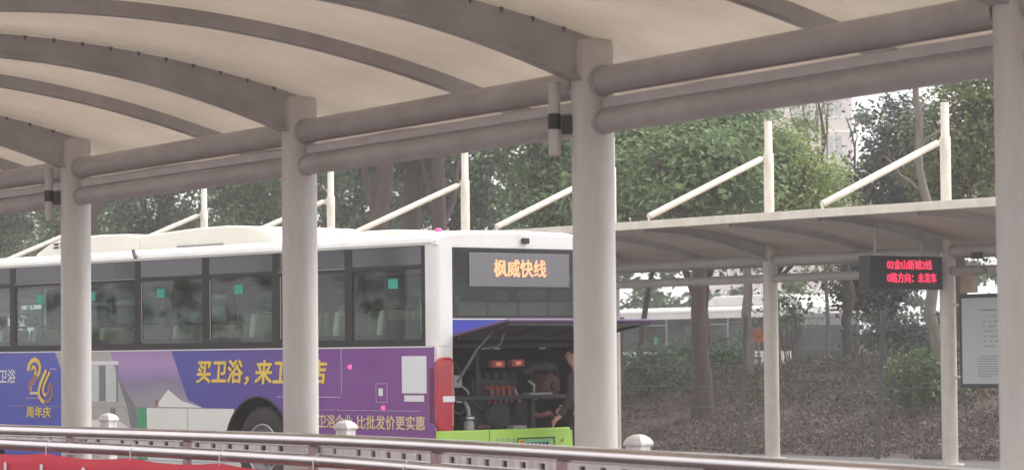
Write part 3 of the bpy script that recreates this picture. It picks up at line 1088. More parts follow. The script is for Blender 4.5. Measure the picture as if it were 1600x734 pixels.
# wheels
def make_wheel():
    r, wd = 0.51, 0.27
    prof = [(0.30, 0.012), (0.33, 0.0), (0.42, -0.008), (0.465, 0.0), (0.492, 0.018), (0.508, 0.05), (0.51, 0.10), (0.51, wd - 0.10), (0.508, wd - 0.05), (0.47, wd), (0.30, wd)]
    w = bpy.data.objects.new('wheel', None)
    COL.objects.link(w)
    w.parent = BUS
    mb = MB().lathe(prof, 40, 'X')
    for k in range(40):
        a = 2 * pi * k / 40
        for h in (0.06, 0.135, 0.20):
            c = Vector((h, 0.511 * cos(a), 0.511 * sin(a)))
            mb.bar(c - Vector((0.025, 0, 0)), c + Vector((0.025, 0, 0)), 0.045, 0.012, up=(0, cos(a), sin(a)))
    mb.build('tyre', M['tyre'], w)
    mb = MB().lathe([(0.302, 0.02), (0.305, 0.006), (0.292, 0.004), (0.285, 0.02), (0.27, 0.07), (0.235, 0.105), (0.16, 0.115), (0.125, 0.10), (0.12, 0.045), (0.10, 0.03), (0.0005, 0.028)], 36, 'X')
    for k in range(10):
        a = 2 * pi * k / 10
        mb.lathe([(0.014, 0.075), (0.014, 0.11)], 6, 'X', (0, 0.19 * cos(a), 0.19 * sin(a)))
    mb.build('rim', M['greyplastic'], w)
    MB().lathe([(0.303, 0.008), (0.300, -0.002), (0.288, -0.002), (0.284, 0.012)], 36, 'X').build('rim_ring', M['silver'], w)
    return w


w0 = make_wheel()
w0.location = (0.06, axles[0], 0.51)
for (x, s, rot) in ((0.06, axles[1], 0), (BW - 0.06, axles[0], pi), (BW - 0.06, axles[1], pi)):
    c = copy_tree(w0, BUS)
    c.location = (x, s, 0.51)
    c.rotation_euler = (0, 0, rot)

# floor, ceiling lining, right wall lining, front
MB().box((0.04, 0.9, 1.13), (BW - 0.04, BL - 0.1, 1.17)).build('floor', M['seatshell'], BUS)
MB().box((0.05, 0.06, 2.72), (BW - 0.05, BL - 0.1, 2.75)).build('ceiling_lining', M['liner'], BUS)
MB().box((0.05, 0.87, 1.172), (BW - 0.05, 0.93, 2.0)).build('rear_bulkhead', M['liner'], BUS)
MB().box((0.03, BL - 0.09, 0.32), (BW - 0.03, BL, 1.25)).build('front_panel', M['blue'], BUS, 0.03)
MB().box((0.06, BL - 0.06, 1.25), (BW - 0.06, BL - 0.04, 2.60)).build('windscreen', M['glass'], BUS)
MB().box((0.03, BL - 0.09, 2.60), (BW - 0.03, BL, 2.86)).build('front_header', M['white'], BUS, 0.02)
for x in (0.0, BW - 0.07):
    MB().box((x, BL - 0.10, 1.25), (x + 0.07, BL - 0.002, 2.60)).build('front_pillar', M['white'], BUS)

# roof shell
half = [(0.0, 2.805), (0.0, 2.845), (0.02, 2.885), (0.07, 2.92), (0.20, 2.950), (0.5, 2.975), (1.25, 2.99)]
prof = half + [(BW - a, b) for a, b in reversed(half[:-1])]
ys = [0.0, 0.015, 0.05, 0.12, BL - 0.12, BL - 0.03, BL]
rows = []
for y in ys:
    sh = 0.045 * max(0, 1 - y / 0.12) ** 2 + 0.05 * max(0, 1 - (BL - y) / 0.12) ** 2
    ins = 0.035 * max(0, 1 - y / 0.12) ** 2
    rows.append([(min(max(x, ins), BW - ins), y, z - sh * (1 if z > 2.86 else 0)) for x, z in prof])
mb = MB().grid(rows)
mb.quadmesh(rows[0], [tuple(range(len(prof)))])
mb.quadmesh(rows[-1], [tuple(range(len(prof)))])
mb.build('roof', M['white'], BUS)
mb = MB()
mb.bar((-0.006, 0.02, 2.832), (-0.006, BL - 0.1, 2.832), 0.014, 0.010)
mb.build('drip_rail', M['bwhite'], BUS)


def roof_unit(name, outline, x0, x1, mat, bev=0.07):
    return MB().prism(outline, lambda a, b, d: (d, a, b), x0, x1).build(name, mat, BUS, bev)


roof_unit('air_conditioner', [(3.35, 2.94), (3.45, 2.99), (3.72, 3.10), (4.05, 3.175), (4.5, 3.205), (5.2, 3.200), (5.9, 3.172), (6.35, 3.150), (6.455, 3.145), (6.455, 2.94)], 0.45, 2.05, M['ivory'], 0.03)
acu = roof_unit('air_conditioner', [(6.46, 2.94), (6.48, 3.14), (6.75, 3.185), (7.4, 3.20), (8.35, 3.18), (8.62, 3.12), (8.95, 3.00), (8.97, 2.94)], 0.45, 2.05, M['ivory'], 0.03)
mb = MB()
for i in range(4):
    for j in range(2):
        c = (0.438, 7.95 + i * 0.16, 3.085 + j * 0.045 - i * 0.006)
        mb.box((c[0], c[1] - 0.055, c[2] - 0.012), (c[0] + 0.02, c[1] + 0.055, c[2] + 0.012))
mb.build('vent', M['dark'], acu)
MB().bar((0.44, 4.6, 2.985), (0.44, 5.6, 2.985), 0.01, 0.012).build('seam', M['greyplastic'], acu)
roof_unit('roof_hatch', [(1.28, 2.96), (1.34, 3.025), (1.55, 3.045), (2.1, 3.05), (2.3, 3.03), (2.34, 2.96)], 0.7, 1.5, M['ivory'], 0.03)
MB().box((0.5, 1.7, 2.952), (0.62, 2.9, 3.0)).build('roof_duct', M['ivory'], BUS, 0.015)
MB().lathe([(0.045, 2.94), (0.045, 2.965), (0.04, 2.99), (0.025, 3.008), (0.0005, 3.012)], 16, origin=(0.42, 0.42, 0)).build('roof_beacon', M['lamplens'], BUS)
MB().bar((-0.012, 5.90, 2.945), (-0.02, 5.83, 2.845), 0.03, 0.035).build('roof_clip', M['dark'], BUS)

# side glazing: pillars (dark), panes, dark top band
gl_edges = [0.15, 1.53, 2.92, 4.35, 5.83, 7.31, 8.80, 10.25, 11.55]
for x in (0.0, BW):
    sx = 1 if x == 0 else -1
    for i in range(len(gl_edges) - 1):
        a, b = gl_edges[i], gl_edges[i + 1]
        pane = MB().box((x + sx * 0.012, a + 0.03, 1.735), (x + sx * 0.017, b - 0.03, 2.565)).build('window', M['glass'] if x == 0 else M['darkglass'], BUS)
        mb = MB()
        f0, f1 = sorted((x + sx * 0.002, x + sx * 0.05))
        for (c0, c1, e0, e1) in ((a, a + 0.07, 1.775, 2.8), (b - 0.07, b - 0.001, 1.775, 2.8)):
            mb.box((f0, c0, e0), (f1, c1, e1))
        mb.box((f0, a, 1.694), (f1, b - 0.001, 1.775))
        mb.box((f0, a + 0.0705, 2.545), (f1, b - 0.0705, 2.595))
        mb.build('window_frame', M['black'], pane)
        if x == 0:
            MB().box((x + 0.006, a + 0.071, 2.596), (x + 0.011, b - 0.071, 2.80)).build('top_glass', M['headglass'], pane)
        else:
            MB().box((x - 0.011, a + 0.071, 2.596), (x - 0.006, b - 0.071, 2.80)).build('top_glass', M['headglass'], pane)
        if x == 0:
            # inner rubber with rounded look, slider bar, pale edge
            mb = MB()
            mid = (a + b) / 2 + 0.03
            if i in (0, 1, 3, 5, 6):
                mb.box((0.018, mid - 0.022, 1.736), (0.03, mid + 0.022, 2.554))
            mb.box((0.018, a + 0.046, 1.736), (0.03, b - 0.047, 1.83))
            mb.build('slider_frame', M['dark'], pane)
            mb = MB()
            if i in (1, 4, 5):
                mb.box((-0.004, a + 0.06, 2.578), (0.0015, b - 0.06, 2.590))
            if i in (1, 2, 3, 4):
                mb.box((0.0085, b - 0.095, 1.80), (0.0115, b - 0.075, 2.53))
            if mb.v:
                mb.build('bright_trim', M['greyplastic'], pane)
            for st, (s, z) in (((0), (0.725, 2.395)), ((2), (3.67, 2.40)), ((3), (5.323, 2.392)), ((4), (6.89, 2.387)), ((5), (8.12, 2.38))):
                if st == i:
                    MB().box((0.0085, s - 0.085, z - 0.055), (0.0115, s + 0.085, z + 0.055)).build('sticker', M['sticker'], pane)
for x in (0.0, BW - 0.03):
    MB().box((x + 0.001, BL - 0.45, 1.694), (x + 0.029, BL - 0.1, 2.80)).build('corner_post', M['black'], BUS)

# seats in two rows of pairs
seat_v = None
for s in [1.15 + 0.82 * i for i in range(12)]:
    for xx in (0.12, 0.58, 1.48, 1.94):
        if s > 7.0 and xx > 1.0 and s < 8.6:
            continue
        if seat_v is None:
            mb = MB()
            zb = 1.32
            mb.prism([(0.0, zb), (0.44, zb), (0.46, zb + 0.05), (0.44, zb + 0.10), (0.10, zb + 0.09), (0.02, zb + 0.62), (-0.02, zb + 0.78), (-0.07, zb + 0.80), (-0.10, zb + 0.74), (-0.06, zb + 0.4)],
                     lambda a, b, d: (d, a, b), 0.0, 0.42)
            seat_v = mb.build('seat', M['seat'], BUS, 0.03)
            MB().box((0.12, 0.05, 1.295), (0.30, 0.35, 1.318)).build('seat_base', M['seatshell'], seat_v)
            MB().tube([(0.06, -0.08, 2.09), (0.06, -0.09, 2.15), (0.36, -0.09, 2.15), (0.36, -0.08, 2.09)], 0.014, 8).build('grab_handle', M['boxtan'], seat_v)
            seat_v.location = (xx, s, 0.0)
        else:
            c = copy_tree(seat_v, BUS)
            c.location = (xx, s, 0.0 if s < 4.2 else -0.12)
mb = MB()
for s in (2.6, 5.0, 7.2, 9.0):
    mb.tube([(0.95, s, 1.172), (0.95, s, 2.72)], 0.017, 8)
for x in (0.95, 1.55):
    mb.tube([(x, 1.2, 2.58), (x, 10.8, 2.58)], 0.016, 8)
mb.build('grab_pole', M['boxtan'], BUS)

# side prints ---------------------------------------------------------------
blu = side_poly('advert_block', [(7.56, 0.345), (7.56, 1.40), (7.75, 1.69), (8.98, 1.69), (8.98, 0.36)], M['blue'], 0.0012, thick=0.001)
side_poly('advert_backdrop', [(5.66, 0.345), (7.56, 0.345), (7.56, 1.40), (7.75, 1.69), (5.4, 1.69)], M['greywall'], 0.001, thick=0.001)
fold = side_poly('advert_fold', [(6.45, 1.690), (5.078, 1.690), (4.725, 1.087), (4.40, 0.992), (5.80, 0.992), (5.72, 0.60), (5.86, 0.745), (6.28, 1.36)], M['fold'], 0.0035, thick=0.001)
side_poly('advert_shade', [(6.28, 1.36), (6.02, 1.13), (5.86, 0.99), (5.80, 0.60), (5.93, 0.60), (6.06, 0.99)], M['shadowgrey'], 0.0052, thick=0.001)
side_poly('advert_paper', [(5.43, 0.995), (5.15, 1.21), (4.85, 1.07), (4.42, 0.995)], M['bwhite'], 0.0052, thick=0.001)
side_poly('advert_tag', [(5.44, 1.0), (5.36, 1.0), (5.36, 1.07), (5.42, 1.10)], M['bronze'], 0.0068, thick=0.001)
cab = side_poly('advert_cabinet', [(7.5, 1.03), (7.5, 1.52), (6.28, 1.52), (6.28, 1.03)], M['cabinet'], 0.003, thick=0.001)
side_poly('cabinet_top', [(7.5, 1.52), (7.5, 1.565), (6.25, 1.565), (6.25, 1.52)], M['cardwhite'], 0.0045, cab)
side_poly('cabinet_gap', [(6.70, 1.06), (6.70, 1.51), (6.55, 1.51), (6.55, 1.06)], M['shadowgrey'], 0.0045, cab)
side_poly('cabinet_edge', [(6.30, 1.05), (6.30, 1.51), (6.27, 1.51), (6.27, 1.05)], M['shadowgrey'], 0.0045, cab)
side_poly('cabinet_foot', [(7.5, 1.03), (7.5, 1.055), (6.28, 1.055), (6.28, 1.03)], M['greywall'], 0.0045, cab)
side_poly('tap_print', [(6.44, 0.86), (6.44, 0.97), (6.33, 0.97), (6.33, 0.86)], M['shadowgrey'], 0.0045, cab)
side_poly('basin_print', [(7.3, 0.70), (7.2, 0.80), (6.6, 0.83), (6.2, 0.80), (5.98, 0.72), (5.95, 0.62), (7.3, 0.62)], M['bwhite'], 0.0045, cab)
side_poly('green_stripe', [(5.83, 0.345), (5.83, 0.985), (5.62, 0.985), (5.60, 0.345)], M['greenprint'], 0.0055, thick=0.001)
sk = [(5.60, 0.345), (5.62, 0.985)]
skz = [(3.90, 0.985)]
arc = [(axles[0] + (AR + 0.012) * cos(t), AZ + (AR + 0.012) * sin(t)) for t in [radians(a) for a in range(52, -11, -6)] if True]
arc = [(s, z) for s, z in arc if z < 0.985 and z > 0.345]
side_poly('white_skirt', [(5.60, 0.345), (5.62, 0.985)] + [(arc[0][0], 0.985)] + arc + [(arc[-1][0], 0.345)], M['bwhite'], 0.0055, thick=0.001)
for s in (4.72,):
    side_poly('skirt_seam', [(s, 0.35), (s, 0.98), (s + 0.010, 0.98), (s + 0.010, 0.35)], M['greyplastic'], 0.0075, thick=0.001)
# seams and trim
mb = MB()
mb.box((-0.009, 0.02, 1.683), (-0.001, BL - 0.1, 1.697))
mb.build('waist_trim', M['cardwhite'], BUS)
mb = MB()
mb.box((-0.0088, 3.97, 0.984), (-0.0082, 8.9, 0.990))
mb.build('skirt_seam', M['greyplastic'], BUS)
mb = MB()
mb.box((-0.0075, 0.26, 0.984), (-0.0012, 2.55, 0.990))
mb.box((-0.006, 1.658, 1.17), (-0.001, 1.668, 1.68))
mb.box((-0.006, 1.69, 1.128), (-0.001, 2.9, 1.138))
mb.build('panel_seam', M['lilac'], BUS)
# blank card and tag near the tail, fuel flap, marker lamps
side_poly('white_card', [(0.565, 1.182), (0.565, 1.591), (0.134, 1.591), (0.134, 1.182)], M['cardwhite'], 0.002)
side_poly('card_tag', [(0.526, 1.091), (0.526, 1.16), (0.18, 1.16), (0.18, 1.091)], M['cardwhite'], 0.002)
flap = side_poly('fuel_flap', [(1.02, 1.08), (1.02, 1.286), (0.82, 1.286), (0.82, 1.08)], M['ad'], 0.002, thick=0.006)
mb = MB()
for q in ((1.025, 1.075, 1.018, 1.291), (0.822, 1.075, 0.815, 1.291)):
    mb.box((-0.011, q[2], q[1]), (-0.002, q[0], q[3]))
mb.box((-0.011, 0.822, 1.284), (-0.002, 1.018, 1.291))
mb.box((-0.011, 0.822, 1.075), (-0.002, 1.018, 1.082))
mb.build('flap_edge', M['lilac'], flap)
side_poly('flap_label', [(0.975, 1.15), (0.975, 1.235), (0.90, 1.235), (0.90, 1.15)], M['cardwhite'], 0.0085, flap)
for (s, z) in ((1.499, 1.474), (0.898, 1.016)):
    MB().lathe([(0.0005, -0.034), (0.016, -0.03), (0.027, -0.015), (0.031, 0.0)], 16, 'X', (0, s, z)).build('marker_lamp', M['lamplens'], BUS)

# writing on the side
text_part('slogan_lettering', '买卫浴', -4.535, -3.58, 1.295, 1.562, SIDE, M['gold'], BUS, 0.0, 0.12, 0.004, 0.035)
text_part('slogan_comma', '，', -3.55, -3.45, 1.27, 1.37, SIDE, M['gold'], BUS, 0.015, 0.1)
text_part('slogan_lettering', '来卫浴店', -3.33, -1.93, 1.285, 1.556, SIDE, M['gold'], BUS, 0.0, 0.12, 0.004, 0.035)
text_part('lower_lettering', '卫浴企业', -2.10, -1.46, 0.785, 0.935, SIDE, M['palegold'], BUS, 0.0, 0.0, 0.004, 0.02)
text_part('lower_lettering', '比批发价更实惠', -1.375, -0.165, 0.777, 0.932, SIDE, M['palegold'], BUS, 0.0, 0.0, 0.004, 0.02)
text_part('white_lettering', '卫浴', -9.13, -8.715, 1.285, 1.465, SIDE, M['cardwhite'], blu, 0.01)
text_part('anniversary_lettering', '周年庆', -8.445, -7.848, 0.84, 0.978, SIDE, M['gold'], blu, 0.0, 0.0, 0.004, 0.025)


def logo_stroke(pts, wd, mat, off):
    q = []
    for zx, zy in pts:
        px, py = zx * 0.1906, 540 + zy * 0.1907
        q.append(Vector((8.442 - (px - 42) / 40.0 * 0.627, 1.605 - (py - 560) / 68.0 * 0.567, 0)))
    L, Rr = [], []
    for i, p in enumerate(q):
        d = (q[min(len(q) - 1, i + 1)] - q[max(0, i - 1)]).normalized()
        nrm = Vector((-d.y, d.x, 0)) * wd / 2
        L.append(p + nrm)
        Rr.append(p - nrm)
    mb = MB()
    mb.grid([[(-off, a.x, a.y) for a in L], [(-off, a.x, a.y) for a in Rr]], False)
    mb.grid([[(-off - 0.002, a.x, a.y) for a in L], [(-off - 0.002, a.x, a.y) for a in Rr]], False)
    return mb.build('anniversary_mark', mat, blu)


logo_stroke([(232, 205), (240, 160), (262, 125), (290, 112), (318, 130), (332, 170), (326, 215), (308, 250)], 0.062, M['gold'], 0.004)
logo_stroke([(306, 252), (285, 290), (255, 325), (228, 352)], 0.055, M['bronze'], 0.004)
logo_stroke([(262, 200), (275, 172), (292, 178), (298, 205), (288, 240)], 0.045, M['gold'], 0.0065)
logo_stroke([(287, 242), (270, 275), (240, 315)], 0.045, M['bronze'], 0.0065)
logo_stroke([(262, 345), (248, 388), (312, 388)], 0.035, M['palegold'], 0.004)
logo_stroke([(388, 200), (362, 250), (338, 310), (324, 360), (326, 410), (345, 445), (368, 462)], 0.055, M['gold'], 0.009)
logo_stroke([(414, 215), (388, 265), (366, 320), (356, 365), (364, 398), (382, 402)], 0.045, M['gold'], 0.0065)
logo_stroke([(384, 402), (404, 380), (408, 345), (398, 325)], 0.045, M['bronze'], 0.0065)
logo_stroke([(372, 462), (405, 446), (428, 405), (430, 350), (412, 305)], 0.05, M['bronze'], 0.004)
mb = MB()
for k in range(7):
    mb.box((-0.005, 7.86 - k * 0.022 * 1.0, 1.458), (-0.003, 7.874 - k * 0.022, 1.478))
for k in range(9):
    mb.box((-0.005, 8.42 - k * 0.034, 1.083), (-0.003, 8.442 - k * 0.034, 1.098))
mb.build('small_print', M['lilac'], blu)

# rear ------------------------------------------------------------------------
def pillar(x0, mirror):
    k = 8
    out = []
    r = 0.10
    pts = [(0.0, 0.148)] + [(r - r * cos(pi / 2 * i / k), r - r * sin(pi / 2 * i / k)) for i in range(k + 1)] + [(0.262, 0.0), (0.262, 0.06), (0.06, 0.10), (0.04, 0.148)]
    if mirror:
        pts = [(BW - a, b) for a, b in pts]
    o = MB().prism(pts, lambda a, b, d: (a, b, d), 1.70 if not mirror else 0.78, 2.806)
    return o.build('rear_pillar', M['white'], BUS)


pillar(0, False)
pillar(0, True)
# below the waist the corner pillar is narrower (behind the tail lamp)
MB().prism([(0.004, 0.02), (0.02, 0.004), (0.262, 0.004), (0.262, 0.06), (0.05, 0.08), (0.04, 0.15), (0.031, 0.15)], lambda a, b, d: (a, b, d), 0.776, 1.698).build('corner_skin', M['white'], BUS)
rear_box('rear_header', 0.262, 2.238, 2.778, 2.93, 0.001, 0.05, M['white'], 0.008)
rear_box('rear_window', 0.264, 2.236, 2.0, 2.776, 0.012, 0.018, M['rearglass'])
mb = MB()
mb.box((0.264, 0.003, 2.0), (0.30, 0.03, 2.776))
mb.box((2.20, 0.003, 2.0), (2.236, 0.03, 2.776))
mb.box((0.30, 0.003, 2.0), (2.20, 0.03, 2.035))
mb.box((0.30, 0.003, 2.745), (2.20, 0.03, 2.776))
mb.build('rear_window_frame', M['black'], BUS)
dsp = rear_box('destination_display', 0.51, 1.995, 2.352, 2.728, -0.002, 0.011, M['ledboard'], 0.004)
text_part('destination_lettering', '枫威快线', 0.865, 1.635, 2.462, 2.653, frame_of((0, -0.0035, 0), (1, 0, 0), (0, 0, 1)), M['ledorange'], dsp, 0.0, 0.0, 0.003, 0.022)
# cabin seen through the rear glass: rear bench backs
for i in range(5):
    MB().box((0.12 + 0.455 * i, 0.28, 1.81), (0.55 + 0.455 * i, 0.40, 2.19)).build('rear_seat', M['seat'], BUS, 0.03)
mb = MB()
mb.box((0.262, 0.004, 1.80), (2.238, 0.04, 1.985))
mb.build('blue_stripe', M['blue'], BUS, 0.004)
rear_box('stripe_trim', 0.262, 2.238, 1.986, 1.998, -0.004, 0.03, M['cardwhite'])
MB().box((1.27, -0.05, 2.835), (1.36, -0.001, 2.90)).build('rear_camera', M['dark'], BUS, 0.01)

# bumper
mb = MB()
out = [(0.12 - 0.12 * cos(pi / 2 * i / 8), -0.002 - 0.098 * sin(pi / 2 * i / 8)) for i in range(9)] + [(BW - 0.12 + 0.12 * sin(pi / 2 * i / 8), -0.002 - 0.098 * cos(pi / 2 * i / 8)) for i in range(9)]
bump = MB().prism(out, lambda a, b, d: (a, b, d), 0.33, 0.772).build('bumper', M['lime'], BUS, 0.012)
# left end of the bumper under the tail lamp reaches the side
MB().box((0.69, -0.1035, 0.335), (0.696, -0.09, 0.768)).build('bumper_seam', M['dark'], bump)
mb = MB()
mb.box((1.10, -0.106, 0.655), (1.66, -0.099, 0.672))
for sx in (1.085, 1.665):
    mb.bar((sx, -0.1025, 0.50), (sx + (0.02 if sx < 1.3 else -0.02), -0.1025, 0.66), 0.016, 0.007, up=(0, 1, 0))
mb.build('plate_recess', M['leaf_dark'], bump)
pl = MB().box((1.20, -0.108, 0.515), (1.60, -0.1, 0.648)).build('licence_plate', M['plate'], bump, 0.004)
MB().box((1.13, -0.108, 0.585), (1.215, -0.1005, 0.64)).build('reflector', M['orange'], bump, 0.004)
mb = MB()
for k in range(6):
    mb.box((1.235 + 0.057 * k, -0.1095, 0.545), (1.272 + 0.057 * k, -0.1082, 0.618))
mb.build('plate_character', M['dark'], pl)
mb = MB()
for k in range(4):
    x = 0.79 + 0.075 * k
    mb.box((x, -0.1035, 0.655), (x + 0.05, -0.1005, 0.662))
    mb.box((x, -0.1035, 0.625), (x + 0.05, -0.1005, 0.632))
    mb.box((x + 0.021, -0.1033, 0.60), (x + 0.029, -0.1007, 0.68))
mb.build('bumper_mark', M['greyplastic'], bump)['kind'] = 'stuff'
for x in (1.05, 1.77, 2.02):
    MB().lathe([(0.018, -0.106), (0.018, -0.099)], 12, 'Y', (x, 0, 0.63)).build('parking_sensor', M['dark'], bump)

# tail lamps: rounded lens with a pale band
def tail_lamp(mir):
    k = 7
    pts = []
    x0, x1, z0, z1, r = 0.0, 0.245, 0.750, 1.575, 0.11
    for cx, cz, a0 in ((x0 + r, z1 - r, 90), (x0 + r, z0 + r, 180)):
        for i in range(k + 1):
            a = radians(a0 + 90 * i / k)
            pts.append((cx + r * cos(a), cz + r * sin(a)))
    pts += [(x1 - 0.07, z0), (x1 - 0.03, z0 + 0.015), (x1 - 0.008, z0 + 0.05), (x1, z0 + 0.10), (x1, z1 - 0.05), (x1 - 0.02, z1 - 0.01), (x1 - 0.05, z1)]
    if mir:
        pts = [(BW - a, b) for a, b in pts]
    f = (lambda a: BW - a) if mir else (lambda a: a)
    o = MB().prism(pts, lambda a, b, d: (a, d, b), -0.05, 0.12).build('tail_lamp', M['taillens'], BUS, 0.028)
    MB().box((min(f(0.075), f(0.243)), -0.0535, 1.085), (max(f(0.075), f(0.243)), -0.046, 1.150)).build('white_lens', M['cardwhite'], o, 0.004)
    for z0, z1 in ((0.82, 1.07), (1.165, 1.48)):
        MB().box((min(f(0.205), f(0.22)), -0.053, z0), (max(f(0.205), f(0.22)), -0.046, z1)).build('pale_strip', M['lenspale'], o)


tail_lamp(False)
tail_lamp(True)

# engine compartment
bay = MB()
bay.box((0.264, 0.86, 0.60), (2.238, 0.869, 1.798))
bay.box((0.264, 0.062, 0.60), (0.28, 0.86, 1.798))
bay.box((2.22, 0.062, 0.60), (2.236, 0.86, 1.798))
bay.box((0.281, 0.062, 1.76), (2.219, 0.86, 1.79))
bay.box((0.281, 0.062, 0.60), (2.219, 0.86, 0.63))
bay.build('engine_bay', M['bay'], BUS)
mb = MB()
mb.bar((0.29, 0.12, 1.70), (2.21, 0.12, 1.70), 0.05, 0.05)
mb.bar((0.29, 0.10, 1.12), (2.21, 0.10, 1.12), 0.05, 0.045)
mb.bar((0.70, 0.12, 1.70), (0.70, 0.12, 1.15), 0.04, 0.04)
mb.bar((1.55, 0.16, 1.12), (1.55, 0.16, 0.64), 0.05, 0.05)
mb.bar((1.62, 0.10, 1.70), (1.62, 0.10, 1.76), 0.03, 0.03)
mb.build('bay_frame', M['engine'], BUS, 0.006)
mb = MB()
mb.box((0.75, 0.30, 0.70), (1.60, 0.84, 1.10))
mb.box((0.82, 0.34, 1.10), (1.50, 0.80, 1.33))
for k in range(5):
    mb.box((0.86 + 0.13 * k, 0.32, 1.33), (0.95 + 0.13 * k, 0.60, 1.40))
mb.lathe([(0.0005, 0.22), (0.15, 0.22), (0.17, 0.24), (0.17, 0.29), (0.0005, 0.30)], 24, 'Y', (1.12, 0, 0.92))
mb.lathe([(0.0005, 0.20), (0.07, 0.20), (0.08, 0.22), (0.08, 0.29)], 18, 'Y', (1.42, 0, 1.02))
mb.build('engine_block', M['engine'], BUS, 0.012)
MB().tube([(1.12 + 0.175 * cos(radians(a)), 0.255, 0.92 + 0.175 * sin(radians(a))) for a in range(20, 300, 20)] + [(1.42, 0.245, 0.935)], 0.014, 8).build('drive_belt', M['black'], BUS)
# alternator with rusty housing
alt = MB().lathe([(0.0005, 0.14), (0.06, 0.14), (0.13, 0.16), (0.155, 0.20), (0.155, 0.34), (0.12, 0.40), (0.0005, 0.40)], 24, 'Y', (1.86, 0, 1.235)).build('alternator', M['rust'], BUS)
mb = MB()
for k in range(10):
    a = 2 * pi * k / 10
    mb.bar((1.86 + 0.05 * cos(a), 0.145, 1.235 + 0.05 * sin(a)), (1.86 + 0.145 * cos(a), 0.17, 1.235 + 0.145 * sin(a)), 0.018, 0.02)
mb.build('cooling_fin', M['engine'], alt)
MB().lathe([(0.0005, 0.12), (0.05, 0.12), (0.05, 0.15)], 16, 'Y', (1.86, 0, 1.235)).build('pulley', M['engine'], alt)
MB().tube([(1.52, 0.26, 1.40), (1.64, 0.20, 1.46), (1.80, 0.20, 1.47), (1.95, 0.24, 1.44), (2.05, 0.34, 1.36)], 0.055, 12).build('air_pipe', M['dark'], BUS)
mb = MB()
for k in range(5):
    x = 0.93 + 0.085 * k
    mb.tube([(x, 0.25, 1.235), (x + 0.035, 0.17, 1.215), (x + 0.03, 0.16, 1.15), (x + 0.005, 0.20, 1.06)], 0.017, 8)
    if k == 0:
        first = mb.build('red_hose', M['redhose'], BUS)
        mb = MB()
        break
for k in range(1, 5):
    copy_part(first, (0.085 * k, 0, 0), BUS)
for (x, z) in ((0.98, 1.45), (1.27, 1.46)):
    o = MB().box((x, 0.17, z), (x + 0.19, 0.26, z + 0.085)).build('solenoid', M['redhose'], BUS, 0.015)
    MB().box((x + 0.05, 0.160, z + 0.02), (x + 0.13, 0.171, z + 0.065)).build('work_light', M['baylamp'], o, 0.006)
tk = MB().box((0.30, 0.12, 1.235), (0.50, 0.30, 1.375)).build('coolant_tank', M['greyplastic'], BUS, 0.02)
MB().lathe([(0.03, 1.376), (0.03, 1.40), (0.0005, 1.402)], 14, origin=(0.40, 0.2, 0)).build('tank_cap', M['dark'], tk)
ft = MB().lathe([(0.06, 0.66), (0.06, 0.85), (0.045, 0.86), (0.045, 0.875)], 18, origin=(0.60, 0.14, 0)).build('fuel_filter', M['greyplastic'], BUS)
MB().lathe([(0.0005, 0.918), (0.062, 0.916), (0.068, 0.905), (0.068, 0.885), (0.05, 0.876)], 18, origin=(0.60, 0.14, 0)).build('filter_cap', M['silver'], ft)
for pts, r in (([(0.60, 0.14, 0.92), (0.60, 0.15, 1.0), (0.57, 0.16, 1.06), (0.58, 0.2, 1.12)], 0.025),
               ([(0.36, 0.11, 1.22), (0.34, 0.09, 1.13), (0.40, 0.09, 1.08), (0.46, 0.10, 1.08)], 0.012),
               ([(0.48, 0.11, 1.25), (0.55, 0.10, 1.20), (0.575, 0.11, 1.16)], 0.012),
               ([(1.30, 0.16, 1.20), (1.34, 0.14, 1.10), (1.36, 0.14, 1.06)], 0.013),
               ([(1.50, 0.16, 1.30), (1.56, 0.13, 1.25), (1.55, 0.13, 1.16), (1.60, 0.14, 1.09)], 0.017)):
    MB().tube(pts, r, 8).build('metal_pipe', M['greyplastic'], BUS)
for pts in ([(0.30, 0.2, 0.98), (0.5, 0.16, 0.95), (0.72, 0.2, 1.05), (0.9, 0.22, 0.98)], [(0.40, 0.16, 1.52), (0.45, 0.14, 1.44), (0.47, 0.14, 1.38)], [(1.62, 0.24, 1.32), (1.58, 0.22, 1.48), (1.50, 0.22, 1.52)]):
    MB().tube(pts, 0.02, 8).build('black_hose', M['black'], BUS)
MB().box((1.24, 0.12, 0.66), (1.44, 0.25, 0.80)).build('junction_box', M['greyplastic'], BUS, 0.01)
MB().tube([(1.55, 0.18, 0.92), (1.66, 0.14, 0.90), (1.80, 0.16, 0.93), (1.86, 0.2, 0.90)], 0.035, 10).build('rusty_pipe', M['rust'], BUS)
MB().box((1.45, 0.09, 1.142), (1.80, 0.22, 1.165)).build('bracket_plate', M['greyplastic'], BUS, 0.004)
MB().tube([(0.72, 0.13, 0.79), (0.80, 0.10, 0.80), (0.88, 0.12, 0.785)], 0.02, 8).build('red_clip', M['rust'], BUS)
mb = MB()
for k in range(2):
    mb.box((0.93 + 0.68 * k, 0.085, 1.655), (1.02 + 0.68 * k, 0.10, 1.675))
mb.build('latch', M['greyplastic'], BUS)

